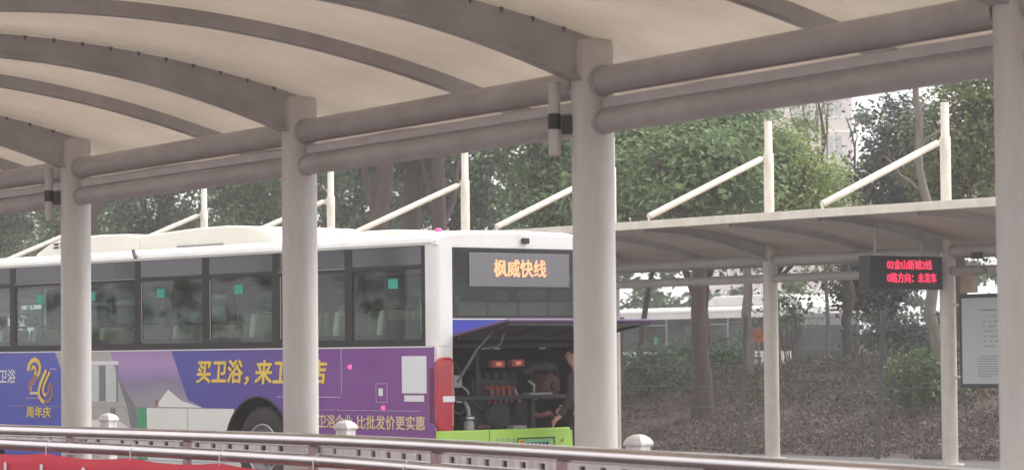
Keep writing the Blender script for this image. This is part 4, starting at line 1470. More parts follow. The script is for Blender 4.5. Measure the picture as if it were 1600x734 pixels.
# raised engine hatch
hx0, hx1 = 0.262, 2.44
yo, zo = -0.93, 1.965
hat = MB()
hat.bar(((hx0 + hx1) / 2, -0.01, 1.815), ((hx0 + hx1) / 2, yo, zo), hx1 - hx0, 0.035)
hat = hat.build('engine_hatch', M['hatch'], BUS, 0.012)
mb = MB()
nn = Vector((0, zo - 1.815, -yo - 0.01)).normalized()
mb.bar(((hx0 + hx1) / 2, -0.03, 1.815 - 0.016), ((hx0 + hx1) / 2, yo + 0.02, zo - 0.02), hx1 - hx0 - 0.04, 0.012)
for x in (hx0 + 0.10, 0.95, 1.60, hx1 - 0.10):
    mb.bar((x, -0.04, 1.79), (x, yo + 0.04, zo - 0.04), 0.05, 0.03)
mb.bar((hx0 + 0.05, -0.05, 1.785), (hx1 - 0.05, -0.05, 1.785), 0.04, 0.03)
mb.bar((hx0 + 0.05, yo + 0.05, zo - 0.043), (hx1 - 0.05, yo + 0.05, zo - 0.043), 0.05, 0.035)
mb.build('hatch_lining', M['dark'], hat)
MB().tube([(0.31, -0.02, 1.30), (0.36, -0.25, 1.60), (0.36, -0.28, 1.64), (0.42, -0.52, 1.86)], [0.016, 0.016, 0.010, 0.010], 10).build('gas_strut', M['fencepost'], hat)
MB().tube([(2.20, -0.02, 1.30), (2.20, -0.25, 1.60), (2.20, -0.28, 1.64), (2.2, -0.52, 1.86)], [0.016, 0.016, 0.010, 0.010], 10).build('gas_strut', M['fencepost'], hat)
MB().tube([(0.62, -0.45, 1.83), (0.60, -0.42, 1.72), (0.55, -0.40, 1.68), (0.38, -0.35, 1.66)], 0.012, 8).build('hatch_handle', M['fencepost'], hat)


# ------------------------------------------------------------------ fittings of the far shelter
LU = Vector((0.793, 0.609, 0))                     # the sign hangs across the shelter
sg = thing('led_sign', 'black hanging LED sign with two lines of red characters under the far canopy', 'sign', (4.83, 38.9, 0))
fr = frame_of((0, 0, 0), LU, (0, 0, 1))            # X along the face, Y up, Z towards the viewer


def in_frame(fr, a, b, c):
    return fr @ Vector((a, b, c))


mb = MB()
L_S = 1.40
mb.box((0, 2.43, -0.20), (L_S, 2.885, 0), fr)
mb.build('housing', M['black'], sg, 0.012)
mb = MB()
for q in ((0, L_S, 2.43, 2.45), (0, L_S, 2.865, 2.885), (0, 0.02, 2.4505, 2.8645), (L_S - 0.02, L_S, 2.4505, 2.8645)):
    mb.box((q[0], q[2], 0.001), (q[1], q[3], 0.012), fr)
mb.build('bezel', M['dark'], sg)
f2 = frame_of(in_frame(fr, 0, 0, 0.003), LU, (0, 0, 1))
text_part('red_lettering', '02金山新城2线', 0.34, 1.20, 2.705, 2.835, f2, M['ledred'], sg, 0.0, 0.0, 0.003, 0.03)
text_part('red_lettering', '未发车', 0.93, 1.29, 2.525, 2.655, f2, M['ledred'], sg, 0.0, 0.0, 0.003, 0.03)
text_part('red_lettering', '0路方向：', 0.34, 0.84, 2.525, 2.655, f2, M['ledred'], sg, 0.0, 0.0, 0.003, 0.03)
for x in (0.22, 1.12):
    MB().tube([in_frame(fr, x, 2.88, -0.10), in_frame(fr, x, 3.32 if x < 1 else 3.20, -0.10)], 0.014, 10).build('hanger', M['steel'], sg)

nb = thing('notice_board', 'grey framed notice board with rows of faint print beside a cream column', 'notice board', (6.055, 40.0, 0))
fb = frame_of((0.13, -0.16, 0), FD, (0, 0, 1))
MB().box((0, 1.075, -0.05), (1.35, 2.365, 0.0), fb).build('frame', M['dark'], nb, 0.008)
MB().box((0.055, 1.13, 0.001), (1.295, 2.31, 0.006), fb).build('notice_sheet', M['signgrey'], nb)
mb = MB()
rr = random.Random(3)
mb.box((0.42, 2.13, 0.0065), (0.95, 2.15, 0.008), fb)
for r_ in range(7):
    z = 2.045 - r_ * 0.068
    x = 0.46
    while x < 0.92:
        w_ = rr.uniform(0.02, 0.06)
        mb.box((x, z, 0.0065), (x + w_, z + 0.016, 0.008), fb)
        x += w_ + rr.choice((0.008, 0.012, 0.06))
for r_ in range(9):
    z = 1.50 - r_ * 0.034
    x = 0.34 if r_ else 0.40
    while x < 1.10 - (0.5 if r_ == 8 else 0):
        w_ = rr.uniform(0.02, 0.07)
        mb.box((x, z, 0.0065), (x + w_, z + 0.012, 0.008), fb)
        x += w_ + 0.008
mb.build('print', M['ink'], nb)['kind'] = 'stuff'
for z in (1.22, 2.22):
    MB().tube([in_frame(fb, -0.14, z, 0.0), in_frame(fb, 0.0, z, -0.02)], 0.022, 10).build('clamp', M['fcol'], nb)

bx = thing('junction_box', 'small tan box fixed under the far canopy beside the column', 'box', (6.055, 40.0, 0))
MB().box((0.075, 2.385, -0.08), (0.29, 2.675, 0.05), fb).build('case', M['boxtan'], bx, 0.01)
MB().box((0.09, 2.40, 0.051), (0.275, 2.66, 0.058), fb).build('lid', M['boxtan'], bx, 0.004)
sc = thing('security_camera', 'small dark camera with grey hood on the far canopy beam beside the edge column', 'camera', (6.055, 40.0, 0))
MB().box((0.46, 2.84, 0.10), (0.56, 2.93, 0.24), fb).build('body', M['black'], sc, 0.01)
MB().box((0.36, 2.655, 0.09), (0.62, 2.72, 0.20), fb).build('floodlight', M['greyplastic'], sc, 0.02)
MB().tube([in_frame(fb, 0.50, 2.72, 0.14), in_frame(fb, 0.50, 2.84, 0.14)], 0.012, 8).build('bracket', M['fcol'], sc)

# ------------------------------------------------------------------ wire fence
fence = thing('mesh_fence', 'dark wire mesh fence with leaning grey posts at the foot of the bank', 'fence', F0)
NP0, NP1, PL = -6, 4, 3.02
lean = Vector((0.60, -0.79, 0)).normalized() * 0.17
post = None
for k in range(NP0, NP1 + 1):
    p = FD * (PL * k)
    if post is None:
        mb = MB()
        mb.bar((0, 0, 0), lean + Vector((0, 0, 2.19)), 0.075, 0.05)
        post = mb.build('post', M['fencepost'], fence, 0.006)
        post.location = p
    else:
        copy_part(post, p, fence)
wm = MB()
nw = 62
for i in range(1, nw):
    x = PL * i / nw
    b = FD * x
    wm.bar(b + Vector((0, 0, 0.05)), b + lean * 0.97 + Vector((0, 0, 2.13)), 0.005, 0.005)
for z in (0.1, 0.42, 0.74, 1.06, 1.38, 1.70, 1.92, 2.10):
    wm.bar(lean * (z / 2.19) + Vector((0, 0, z)) + FN * -0.008, FD * PL + lean * (z / 2.19) + Vector((0, 0, z)) + FN * -0.008, 0.010, 0.010)
wmo = None
for k in range(NP0, NP1):
    if wmo is None:
        wmo = wm.build('wire_panel', M['wire'], fence)
        wmo['kind'] = 'stuff'
        wmo.location = FD * (PL * k)
    else:
        copy_part(wmo, FD * (PL * k), fence)


# ------------------------------------------------------------------ foliage
def leaf_mesh(name, cen, nrm, size, mat, rng, aspect=0.5):
    """Diamond leaves: cen (n,3), nrm (n,3) rough facing, size (n,)"""
    n = len(cen)
    nrm = nrm / np.maximum(1e-6, np.linalg.norm(nrm, axis=1, keepdims=True))
    a = rng.normal(size=(n, 3))
    t = a - nrm * (a * nrm).sum(1, keepdims=True)
    t /= np.maximum(1e-6, np.linalg.norm(t, axis=1, keepdims=True))
    b = np.cross(nrm, t)
    s = size[:, None]
    v = np.empty((n, 4, 3))
    v[:, 0] = cen - t * s * 0.5
    v[:, 1] = cen + b * s * aspect * 0.5 + nrm * s * 0.06
    v[:, 2] = cen + t * s * 0.5
    v[:, 3] = cen - b * s * aspect * 0.5 + nrm * s * 0.06
    me = bpy.data.meshes.new(name)
    me.vertices.add(4 * n)
    me.vertices.foreach_set('co', v.ravel())
    me.loops.add(4 * n)
    me.loops.foreach_set('vertex_index', np.arange(4 * n, dtype=np.int32))
    me.polygons.add(n)
    me.polygons.foreach_set('loop_start', np.arange(0, 4 * n, 4, dtype=np.int32))
    me.materials.append(mat)
    me.update(calc_edges=True)
    return me


def crown_points(blobs, nleaf, clump, rng):
    """Leaf positions gathered in many small sprays spread through the blobs."""
    vol = np.array([b[1][0] * b[1][1] * b[1][2] for b in blobs]) ** 0.75
    share = vol / vol.sum()
    C, Nn = [], []
    for (c, r), sh in zip(blobs, share):
        n = int(nleaf * sh)
        k = max(4, n // clump)
        d = rng.normal(size=(k, 3))
        d /= np.linalg.norm(d, axis=1, keepdims=True)
        rad = rng.uniform(0.35, 1.0, (k, 1)) ** 0.6
        rad = rad * (0.80 + 0.30 * np.sin(d[:, :1] * 5.1 + c[0]) * np.sin(d[:, 2:3] * 4.3 + c[1]))
        cc = np.array(c) + d * rad * np.array(r)
        idx = rng.integers(0, k, n)
        sg_ = 0.12 + 0.16 * rng.random((k, 1))
        p = cc[idx] + rng.normal(size=(n, 3)) * sg_[idx] * np.array([1.25, 1.25, 0.75])
        C.append(p)
        out = d[idx] * 0.55 + np.array([0, 0, 0.75]) + rng.normal(size=(n, 3)) * 0.55
        Nn.append(out)
    return np.concatenate(C), np.concatenate(Nn)


def limb(mb, p, q, r0, r1, rng, sides=8, wob=0.12, segs=5):
    p, q = np.array(p, float), np.array(q, float)
    pts, rad = [], []
    L = np.linalg.norm(q - p)
    for i in range(segs + 1):
        t = i / segs
        off = rng.normal(size=3) * wob * L * 0.18 * (sin(pi * t) if 0 < i < segs else 0)
        pts.append(tuple(p + (q - p) * t + off))
        rad.append(r0 + (r1 - r0) * t)
    mb.tube(pts, rad, sides)
    return pts


def tree(name, label, base, trunk, blobs, nleaf, leaf, lsize, bark, seed, r0=0.17, twig=5, clump=55, group=None, cat='tree'):
    """trunk: polyline relative to the base; blobs: ellipsoids (centre, radii) relative to the base."""
    rng = np.random.default_rng(seed)
    x, y = base
    z = bank_h(x, y)
    t = thing(name, label, cat, (x, y, z), 0, group)
    mb = MB()
    pts, rad = [], []
    full = [np.array(p, float) for p in trunk]
    for i in range(len(full) - 1):
        for k in range(4):
            f = k / 4
            pts.append(tuple(full[i] * (1 - f) + full[i + 1] * f + rng.normal(size=3) * 0.02 * (i + k > 0)))
    pts.append(tuple(full[-1]))
    m = len(pts)
    rad = [r0 * (1.25 - 0.25 * min(1, i / 2)) * (1 - 0.55 * i / m) for i in range(m)]
    pts[0] = (pts[0][0], pts[0][1], pts[0][2] - 0.1)
    mb.tube(pts, rad, 12)
    for (c, r) in blobs:
        for k in range(twig):
            h = rng.integers(int(m * 0.45), m)
            d = rng.normal(size=3)
            d /= np.linalg.norm(d)
            d[2] = abs(d[2]) * 0.7
            limb(mb, pts[h], np.array(c) + d * np.array(r) * 0.8, rad[h] * 0.55, 0.015, rng, 6)
    mb.build('trunk', bark, t)
    if nleaf:
        C, Nn = crown_points(blobs, nleaf, clump, rng)
        me = leaf_mesh('crown', C, Nn, lsize * rng.uniform(0.7, 1.25, len(C)), leaf, rng)
        o = bpy.data.objects.new('crown', me)
        COL.objects.link(o)
        o.parent = t
        o['kind'] = 'stuff'
    return t


def PX(px, Y):
    return (px - 800.0) / 4490.0 * Y


TG = 'trees standing behind the far shelter'
# the right half, from the thick column to the edge column
tree('broadleaf_tree', 'bright green leafy tree filling the gap right of the thick column', (PX(1060, 56), 56), [(0.45, 0, 0), (0.43, 0, 1.8), (0.2, 0.1, 3.6)],
     [((-0.7, 0.2, 3.5), (1.7, 1.5, 1.5)), ((0.8, -0.2, 3.4), (1.6, 1.4, 1.5)), ((0.1, 0.3, 5.0), (1.9, 1.6, 1.6)), ((-0.9, 0.3, 4.6), (1.3, 1.3, 1.3)), ((1.2, 0.2, 4.7), (1.2, 1.2, 1.2))],
     24000, M['leaf_mid'], 0.145, M['redbark'], 11, 0.20)
tree('broadleaf_tree', 'pale yellow-green bushy tree behind the mast right of the thick column', (PX(1252, 53), 53), [(-0.54, 0, 0), (-0.52, 0, 1.6), (-0.1, 0, 3.2)],
     [((0.0, 0.1, 2.6), (0.80, 0.8, 1.0)), ((-0.10, 0.1, 3.7), (0.66, 0.7, 0.80)), ((0.30, 0, 3.3), (0.55, 0.6, 0.8)), ((-0.3, 0, 2.9), (0.5, 0.6, 0.7))], 9000, M['leaf_yellow'], 0.10, M['bark'], 12, 0.12)
tree('holly_tree', 'dark glossy blue-green tree behind the slanting rod nearest the edge column', (PX(1385, 62), 62), [(0, 0, 0), (0.05, 0, 1.6), (0, 0, 3.6)],
     [((0.0, 0.1, 3.0), (0.95, 1.1, 1.2)), ((0.10, 0.0, 4.5), (0.95, 0.9, 1.3)), ((-0.55, 0.2, 2.6), (0.7, 0.8, 0.8)), ((0.35, 0.0, 5.9), (0.95, 0.8, 1.0)), ((0.75, 0.0, 4.2), (0.8, 0.8, 1.2))], 19000, M['leaf_holly'], 0.135, M['bark'], 13, 0.10)
tree('broadleaf_tree', 'olive green tree with reddish trunk close to the edge column', (PX(1500, 53), 53), [(0.05, 0, 0), (0.0, 0, 1.8), (-0.15, 0, 3.2), (-0.3, 0, 4.2)],
     [((0.2, 0.3, 4.3), (1.15, 1.0, 1.2)), ((0.55, 0.2, 3.0), (0.85, 0.8, 1.0)), ((-0.25, 0.3, 3.6), (0.55, 0.7, 0.8)), ((0.9, 0.4, 5.2), (1.2, 1.0, 1.1))], 15000, M['leaf_olive'], 0.115, M['redbark'], 14, 0.14)
tree('broadleaf_tree', 'dense green tree mostly hidden behind the edge column', (PX(1640, 58), 58), [(0, 0, 0), (0.1, 0, 1.8), (0, 0.1, 3.6)],
     [((-0.2, 0, 3.4), (1.7, 1.4, 1.5)), ((-0.2, 0.3, 5.0), (1.9, 1.6, 1.7))], 12000, M['leaf_mid'], 0.13, M['redbark'], 15)

tree('young_tree', 'thin pale-leaved tree veiling the distant block of flats', (PX(1290, 78), 78), [(0, 0, 0), (0.05, 0, 3.2), (-0.2, 0, 6.6)],
     [((-0.7, 0.1, 7.4), (0.9, 0.9, 0.9)), ((0.0, 0.1, 6.2), (0.8, 0.9, 0.8)), ((-0.4, 0, 8.8), (0.9, 0.7, 0.8))], 3600, M['leaf_yellow'], 0.12, M['bark'], 17, 0.07)

# bare tree and pale trunk standing in the sky gap
rng = np.random.default_rng(5)
bx_, by_ = PX(1322, 57), 57.0
bt = thing('bare_tree', 'leafless forked tree against the pale gap of sky', 'tree', (bx_, by_, bank_h(bx_, by_)))
mb = MB()
pt = limb(mb, (0, 0, -0.1), (0.0, 0, 2.9), 0.115, 0.085, rng, 10, 0.10)
a1 = limb(mb, (0.0, 0, 2.86), (-0.18, 0.1, 3.75), 0.075, 0.055, rng, 8, 0.1)
a2 = limb(mb, (-0.18, 0.1, 3.73), (-0.5, 0.2, 5.6), 0.052, 0.02, rng, 8, 0.2)
a3 = limb(mb, (-0.16, 0.1, 3.65), (-1.0, -0.1, 4.7), 0.035, 0.01, rng, 6, 0.2)
a4 = limb(mb, (0.02, 0, 2.88), (0.36, 0.05, 3.55), 0.07, 0.055, rng, 8, 0.1)
a5 = limb(mb, (0.36, 0.05, 3.53), (1.25, 0.2, 4.8), 0.045, 0.012, rng, 6, 0.12)
a6 = limb(mb, (0.34, 0.05, 3.50), (0.05, 0.1, 5.2), 0.04, 0.012, rng, 6, 0.15)
for src, q in ((a2[2], (-0.75, 0.2, 5.2)), (a2[3], (-0.2, 0.3, 5.7)), (a3[2], (-0.9, 0, 4.2)), (a3[3], (-0.75, 0, 4.95)), (a5[2], (1.1, 0.1, 4.0)), (a5[3], (0.9, 0.2, 4.9)), (a6[2], (-0.1, 0.1, 4.5)), (a6[3], (0.3, 0.1, 5.2)), (a1[2], (0.2, 0.2, 4.1))):
    pp = limb(mb, src, q, 0.018, 0.006, rng, 5, 0.3)
    for k in range(2):
        e = np.array(pp[3]) + rng.normal(size=3) * np.array([0.3, 0.2, 0.2]) + np.array([0, 0, 0.2])
        limb(mb, pp[3], e, 0.009, 0.004, rng, 4, 0.3, 3)
mb.build('trunk', M['bark'], bt)
px_, py_ = PX(1455, 50.5), 50.5
pt_ = thing('bare_tree', 'pale bare trunk leaning behind the holly tree near the edge column', 'tree', (px_, py_, bank_h(px_, py_)))
mb = MB()
limb(mb, (0.1, 0, -0.1), (0.0, 0, 2.9), 0.12, 0.09, rng, 10, 0.06)
limb(mb, (0.0, 0, 2.86), (-0.18, 0, 3.6), 0.088, 0.07, rng, 10, 0.06)
limb(mb, (-0.18, 0, 3.58), (-0.24, 0, 5.8), 0.07, 0.05, rng, 10, 0.05)
limb(mb, (-0.05, 0, 3.05), (-0.8, 0.1, 3.9), 0.035, 0.012, rng, 6, 0.2)
limb(mb, (-0.2, 0, 3.9), (0.5, 0.2, 5.0), 0.04, 0.012, rng, 6, 0.2)
mb.build('trunk', M['palebark'], pt_)

# left half behind the bus
tree('broadleaf_tree', 'fresh green tree left of the thick column above the bus tail', (PX(850, 60), 60), [(0, 0, 0), (0.1, 0, 1.8), (0, 0.1, 3.6)],
     [((0.1, 0.2, 4.5), (1.25, 1.2, 1.2)), ((0.4, 0, 3.2), (1.2, 1.2, 1.1)), ((0.5, 0.3, 5.6), (1.3, 1.2, 1.1))], 15000, M['leaf_mid'], 0.145, M['bark'], 21)
dark_specs = [(742, 70, 'dark tree behind the mast above the tail of the bus', 22, 'leaf_dark'),
              (560, 76, 'dark tree with leaves between the brown trunks above the bus', 23, 'leaf_dark'),
              (455, 80, 'dark tree behind the second thick column from the left', 24, 'leaf_dark'),
              (370, 78, 'dull green tree right of the mast above the roof pod of the bus', 25, 'leaf_mid'),
              (245, 80, 'dull green tree left of the mast above the roof pod of the bus', 26, 'leaf_dark'),
              (130, 84, 'dark tree behind the column farthest to the left', 27, 'leaf_mid'),
              (10, 88, 'dark tree at the far left above the bus roof', 28, 'leaf_dark')]
for px, Y, lab, sd, lf in dark_specs:
    rg = random.Random(sd)
    j = lambda a: rg.uniform(-a, a)
    tree('broadleaf_tree', lab, (PX(px, Y), Y), [(0, 0, 0), (j(0.2), 0, 2.0), (j(0.3), 0.1, 4.2)],
         [((-0.6 + j(.3), 0.2, 3.6), (1.6, 1.5, 1.4)), ((0.8 + j(.3), 0.1, 3.9), (1.5, 1.4, 1.5)), ((j(.4), 0.3, 5.4), (1.9, 1.6, 1.6)), ((j(.5), 0.3, 6.9), (1.5, 1.5, 1.3))],
         15000, M[lf], 0.15, M['bark'], sd, 0.2, group=None)
for px, Y, lean_, lab in ((588, 66, 0.25, 'thick brown trunk above the roof hatch of the bus, left of two neighbours'),
                          (640, 68, 0.12, 'brown trunk standing between two others above the roof hatch of the bus'),
                          (690, 67, -0.1, 'slim brown trunk left of the mast above the tail of the bus')):
    sd = px
    tree('camphor_tree', lab, (PX(px, Y), Y), [(-lean_, 0, 0), (0, 0, 2.6), (lean_, 0.1, 5.2), (lean_ * 1.6, 0.1, 7.5)],
         [((0.2, 0.6, 7.2), (1.9, 1.5, 1.3)), ((-0.4, 1.4, 5.4), (1.0, 0.9, 1.1))], 9000, M['leaf_dark'], 0.15, M['redbark'], sd, 0.29 if px < 650 else 0.22)
tree('camphor_tree', 'dark leaning trunk right of the column farthest to the left', (PX(150, 74), 74), [(-1.2, 0, 0), (-0.5, 0, 3.0), (0.55, 0, 6.2)],
     [((0.6, 0.6, 7.4), (1.9, 1.5, 1.3)), ((-0.6, 1.2, 5.2), (1.0, 0.9, 1.1))], 8000, M['leaf_dark'], 0.15, M['bark'], 91, 0.28)

# trunks and shrubs seen under the far canopy
tree('camphor_tree', 'thick reddish brown trunk behind the mesh fence left of the cream column', (PX(1092, 49.5), 49.5), [(0.05, 0, 0), (0, 0, 1.6), (0.05, 0.1, 3.6)],
     [((0, 0.4, 4.4), (1.3, 1.2, 1.0))], 6000, M['leaf_mid'], 0.14, M['redbark'], 31, 0.185)
tree('camphor_tree', 'slim greyish trunk behind the leaning fence post left of the cream column', (PX(1166, 53), 53), [(0, 0, 0), (0, 0, 1.6), (0, 0.1, 3.4)],
     [((0.1, 0.4, 4.0), (0.9, 0.9, 0.8))], 3500, M['leaf_mid'], 0.13, M['palebark'], 32, 0.11)
tree('camphor_tree', 'dim slender trunk just right of the thick column behind the fence', (PX(1010, 58), 58), [(-0.2, 0, 0), (0, 0, 1.6), (0.5, 0.1, 3.4)],
     [((0.4, 0.4, 4.2), (1.2, 1.0, 0.9))], 4500, M['leaf_dark'], 0.13, M['bark'], 33, 0.07)


def shrub(label, px, Y, r, n, mat, seed, lsize=0.10, zoff=0.0):
    rng = np.random.default_rng(seed)
    x = PX(px, Y)
    z = bank_h(x, Y)
    t = thing('shrub', label, 'shrub', (x, Y, z))
    mb = MB()
    for k in range(9):
        d = rng.normal(size=3) * np.array([r[0], r[1], 0]) * 0.6
        limb(mb, (d[0] * 0.1, d[1] * 0.1, -0.05), (d[0], d[1], r[2] * rng.uniform(1.0, 1.8) + zoff), 0.018, 0.006, rng, 5)
    mb.build('stem', M['bark'], t)
    bl = [((0, 0, r[2] * 0.9 + zoff), r)] + [((rng.uniform(-.6, .6) * r[0], rng.uniform(-.5, .5) * r[1], r[2] * rng.uniform(0.6, 1.4) + zoff), tuple(q * rng.uniform(0.45, 0.7) for q in r)) for _ in range(4)]
    C, Nn = crown_points(bl, n, 30, rng)
    C[:, 2] = np.maximum(C[:, 2], 0.03)
    me = leaf_mesh('foliage', C, Nn, lsize * rng.uniform(0.7, 1.3, len(C)), mat, rng)
    o = bpy.data.objects.new('foliage', me)
    COL.objects.link(o)
    o.parent = t
    o['kind'] = 'stuff'
    return t


shrub('bright green shrub behind the mesh fence beside the notice board', 1437, 46.8, (0.50, 0.5, 0.50), 2600, M['leaf_shrub'], 41, 0.105)
shrub('dark green shrub behind the fence just right of the thick column', 1030, 53, (0.62, 0.6, 0.42), 3800, M['leaf_dark'], 42, 0.10)
shrub('low dark shrub left of the thick reddish trunk', 1062, 56, (0.50, 0.5, 0.36), 2400, M['leaf_dark'], 43, 0.10)
shrub('low dark shrub between the reddish trunk and the leaning fence post', 1132, 55, (0.42, 0.5, 0.30), 1800, M['leaf_dark'], 44, 0.10)
shrub('thin twiggy sprig of dark leaves right of the cream column', 1232, 55, (0.26, 0.3, 0.42), 420, M['leaf_dark'], 45, 0.12, 0.85)
shrub('leafy dark branches under the red LED sign', 1405, 60, (0.85, 0.6, 0.42), 2200, M['leaf_holly'], 46, 0.14, 0.85)
shrub('dark leafy bush behind the notice board top', 1530, 58, (0.9, 0.6, 0.45), 2600, M['leaf_holly'], 47, 0.14, 0.8)
shrub('green bush low behind the notice board', 1560, 50, (0.7, 0.5, 0.38), 2200, M['leaf_shrub'], 48, 0.11)

# leaf litter and ground ivy on the bank
rng = np.random.default_rng(77)


def scatter(name, n, s0, s1, v0, v1, mat, size, lift, seed, label=None, power=1.0):
    rng = np.random.default_rng(seed)
    s = rng.uniform(s0, s1, n)
    v = v0 + (v1 - v0) * rng.random(n) ** power
    x = F0.x + FD.x * s + FN.x * v
    y = F0.y + FD.y * s + FN.y * v
    keep = (np.abs(x / y) < 0.24)
    keep &= (np.sin(x * 2.1 + 1.3 * np.sin(y * 1.7)) + np.sin(y * 2.9 - x * 1.1) + rng.normal(size=n) * 0.7 > -1.0)   # drifts and bare patches
    x, y = x[keep], y[keep]
    z = np.array([bank_h(a, b) for a, b in zip(x, y)])
    dens = np.sin(x * 3.1) * np.sin(y * 2.3 + x) * 0.5 + 0.5
    z = z + 0.03 + lift * rng.random(len(x)) ** 1.5 * (0.4 + dens)
    nrm = rng.normal(size=(len(x), 3)) * 0.75 + np.array([-0.35, -0.35, 0.7])
    me = leaf_mesh(name, np.stack([x, y, z], 1), nrm, size * rng.uniform(0.6, 1.3, len(x)), mat, rng, 0.55)
    o = bpy.data.objects.new(name, me)
    COL.objects.link(o)
    tag(o, label, None, None, 'stuff')
    return o


scatter('leaf_litter', 90000, -9, 9, 0.15, 8.8, M['leaf_brown'], 0.075, 0.16, 61, 'dry brown leaves lying over the bank behind the fence')
scatter('ground_ivy', 34000, -10, 9, 2.6, 9.5, M['leaf_cover'], 0.085, 0.22, 62, 'green ivy and weeds along the top of the bank', 0.7)

rng = np.random.default_rng(64)
n = 5200
s_ = rng.uniform(-9, 9, n)
v_ = 0.4 + 8.4 * rng.random(n)
x = F0.x + FD.x * s_ + FN.x * v_
y = F0.y + FD.y * s_ + FN.y * v_
keep = (np.sin(x * 1.9 + y * 0.7) + np.sin(y * 2.7 - x) > -0.5) & (np.abs(x / y) < 0.24)
x, y = x[keep], y[keep]
n = len(x)
z = np.array([bank_h(a, b) for a, b in zip(x, y)])
hgt = rng.uniform(0.10, 0.38, n)
tp = np.stack([x + rng.normal(size=n) * 0.09, y + rng.normal(size=n) * 0.09, z + hgt], 1)
bt_ = np.stack([x, y, z - 0.02], 1)
ang = rng.uniform(0, pi, n)
wv = np.stack([np.cos(ang), np.sin(ang), 0 * ang], 1) * 0.006
v4 = np.stack([bt_ - wv, bt_ + wv, tp + wv * 0.4, tp - wv * 0.4], 1)
me = bpy.data.meshes.new('dry_stems')
me.from_pydata(v4.reshape(-1, 3).tolist(), [], [(4 * i, 4 * i + 1, 4 * i + 2, 4 * i + 3) for i in range(n)])
me.materials.append(M['leaf_brown'])
o = bpy.data.objects.new('dry_stems', me)
COL.objects.link(o)
tag(o, 'dry upright stems among the leaves on the bank', None, None, 'stuff')

# far-off wood that closes the view behind the trees
rng = np.random.default_rng(9)
bl = []
for px in list(range(-1500, -320, 160)) + list(range(-320, 1190, 75)):
    Y = rng.uniform(96, 112)
    bl.append(((PX(px, Y), Y, rng.uniform(2.5, 4.0)), (2.6, 2.0, 3.0)))
    bl.append(((PX(px + 30, Y), Y + 1, rng.uniform(6.5, 9.5)), (2.6, 2.0, 3.2)))
for px in list(range(1395, 1900, 80)):
    Y = rng.uniform(96, 112)
    bl.append(((PX(px, Y), Y, rng.uniform(3.6, 4.5)), (2.2, 2.0, 2.0)))
    bl.append(((PX(px + 40, Y), Y + 1, rng.uniform(6.5, 9.5)), (2.6, 2.0, 3.2)))
for yy in range(8, 96, 6):                           # unseen roadside trees, added for the bus windows to mirror
    xx = -52 - 6 * rng.random()
    bl.append(((xx, yy, rng.uniform(2.5, 4.0)), (3.0, 3.6, 3.2)))
    bl.append(((xx - 1, yy + 3, rng.uniform(6.5, 8.5)), (3.0, 3.6, 3.2)))
C, Nn = crown_points(bl, 125000, 90, rng)
C[:, 2] = np.maximum(C[:, 2], 0.05)
me = leaf_mesh('far_wood', C, Nn, 0.34 * rng.uniform(0.7, 1.3, len(C)), M['leaf_dark'], rng)
fw = bpy.data.objects.new('far_wood', me)
COL.objects.link(fw)
tag(fw, 'dark mass of distant trees closing the view', None, None, 'stuff')

# ------------------------------------------------------------------ second bus beyond the bank
B2 = thing('bus', 'second bus with bright white roof, half hidden beyond the leafy bank', 'bus', (8.04, 82.0, 0), atan2(0.6, 0.8))
# local x along the front (to the right), y towards the tail
b2L = 8.1
sidep = MB()
sidep.box((0, 0.06, 0.35), (0.05, b2L, 1.62))
sidep.build('side_panel', M['bwhite'], B2)
MB().box((2.45, 0.06, 0.35), (2.5, b2L, 1.62)).build('side_panel', M['bwhite'], B2)
MB().box((0.05, b2L - 0.05, 0.35), (2.45, b2L, 2.62)).build('rear_panel', M['white'], B2)
rows = []
for y in (0.0, 0.03, 0.15, b2L - 0.1, b2L):
    sh = 0.09 * max(0, 1 - y / 0.15)
    rows.append([(x, y, z - sh * (z > 2.7)) for x, z in [(a, b - 0.02) for a, b in prof]])
rf = MB().grid(rows)
rf.quadmesh(rows[0], [tuple(range(len(prof)))])
rf.quadmesh(rows[-1], [tuple(range(len(prof)))])
rf.build('roof', M['white'], B2)
MB().box((0.02, 0.06, 2.60), (0.05, b2L, 2.785)).build('side_header', M['white'], B2)
e2 = [0.12, 1.5, 2.9, 4.3, 5.7, 6.9, 8.0]
for i in range(6):
    p_ = MB().box((0.012, e2[i] + 0.04, 1.62), (0.018, e2[i + 1] - 0.04, 2.60)).build('window', M['darkglass'], B2)
    mb = MB()
    mb.box((0.0, e2[i] - 0.04, 1.62), (0.05, e2[i] + 0.04, 2.60))
    mb.box((0.001, e2[i] + 0.041, 2.40), (0.03, e2[i + 1] - 0.041, 2.44))
    mb.build('window_frame', M['greyplastic'] if i in (2, 4) else M['dark'], p_)
    if i in (1, 4):
        MB().box((0.006, e2[i] + 0.4, 1.85), (0.0115, e2[i] + 0.62, 2.05)).build('sticker', M['sticker'], p_)
MB().box((0.02, b2L - 0.12, 1.62), (0.06, b2L - 0.051, 2.60)).build('corner_post', M['white'], B2)
MB().box((0.04, 0.0, 0.35), (2.46, 0.06, 1.28)).build('front_panel', M['bwhite'], B2, 0.03)
ws = MB().box((0.10, 0.012, 1.285), (2.40, 0.02, 2.36)).build('windscreen', M['darkglass'], B2)
MB().bar((0.4, 0.006, 1.32), (1.05, 0.006, 1.85), 0.02, 0.012, up=(0, 1, 0)).build('wiper', M['dark'], ws)
MB().box((0.10, 0.004, 2.365), (2.40, 0.05, 2.70)).build('route_display', M['ledboard'], B2, 0.005)
for x in (0.0, 2.40):
    MB().box((x + 0.001, 0.0, 1.285), (x + 0.099, 0.07, 2.70)).build('front_pillar', M['dark'], B2)
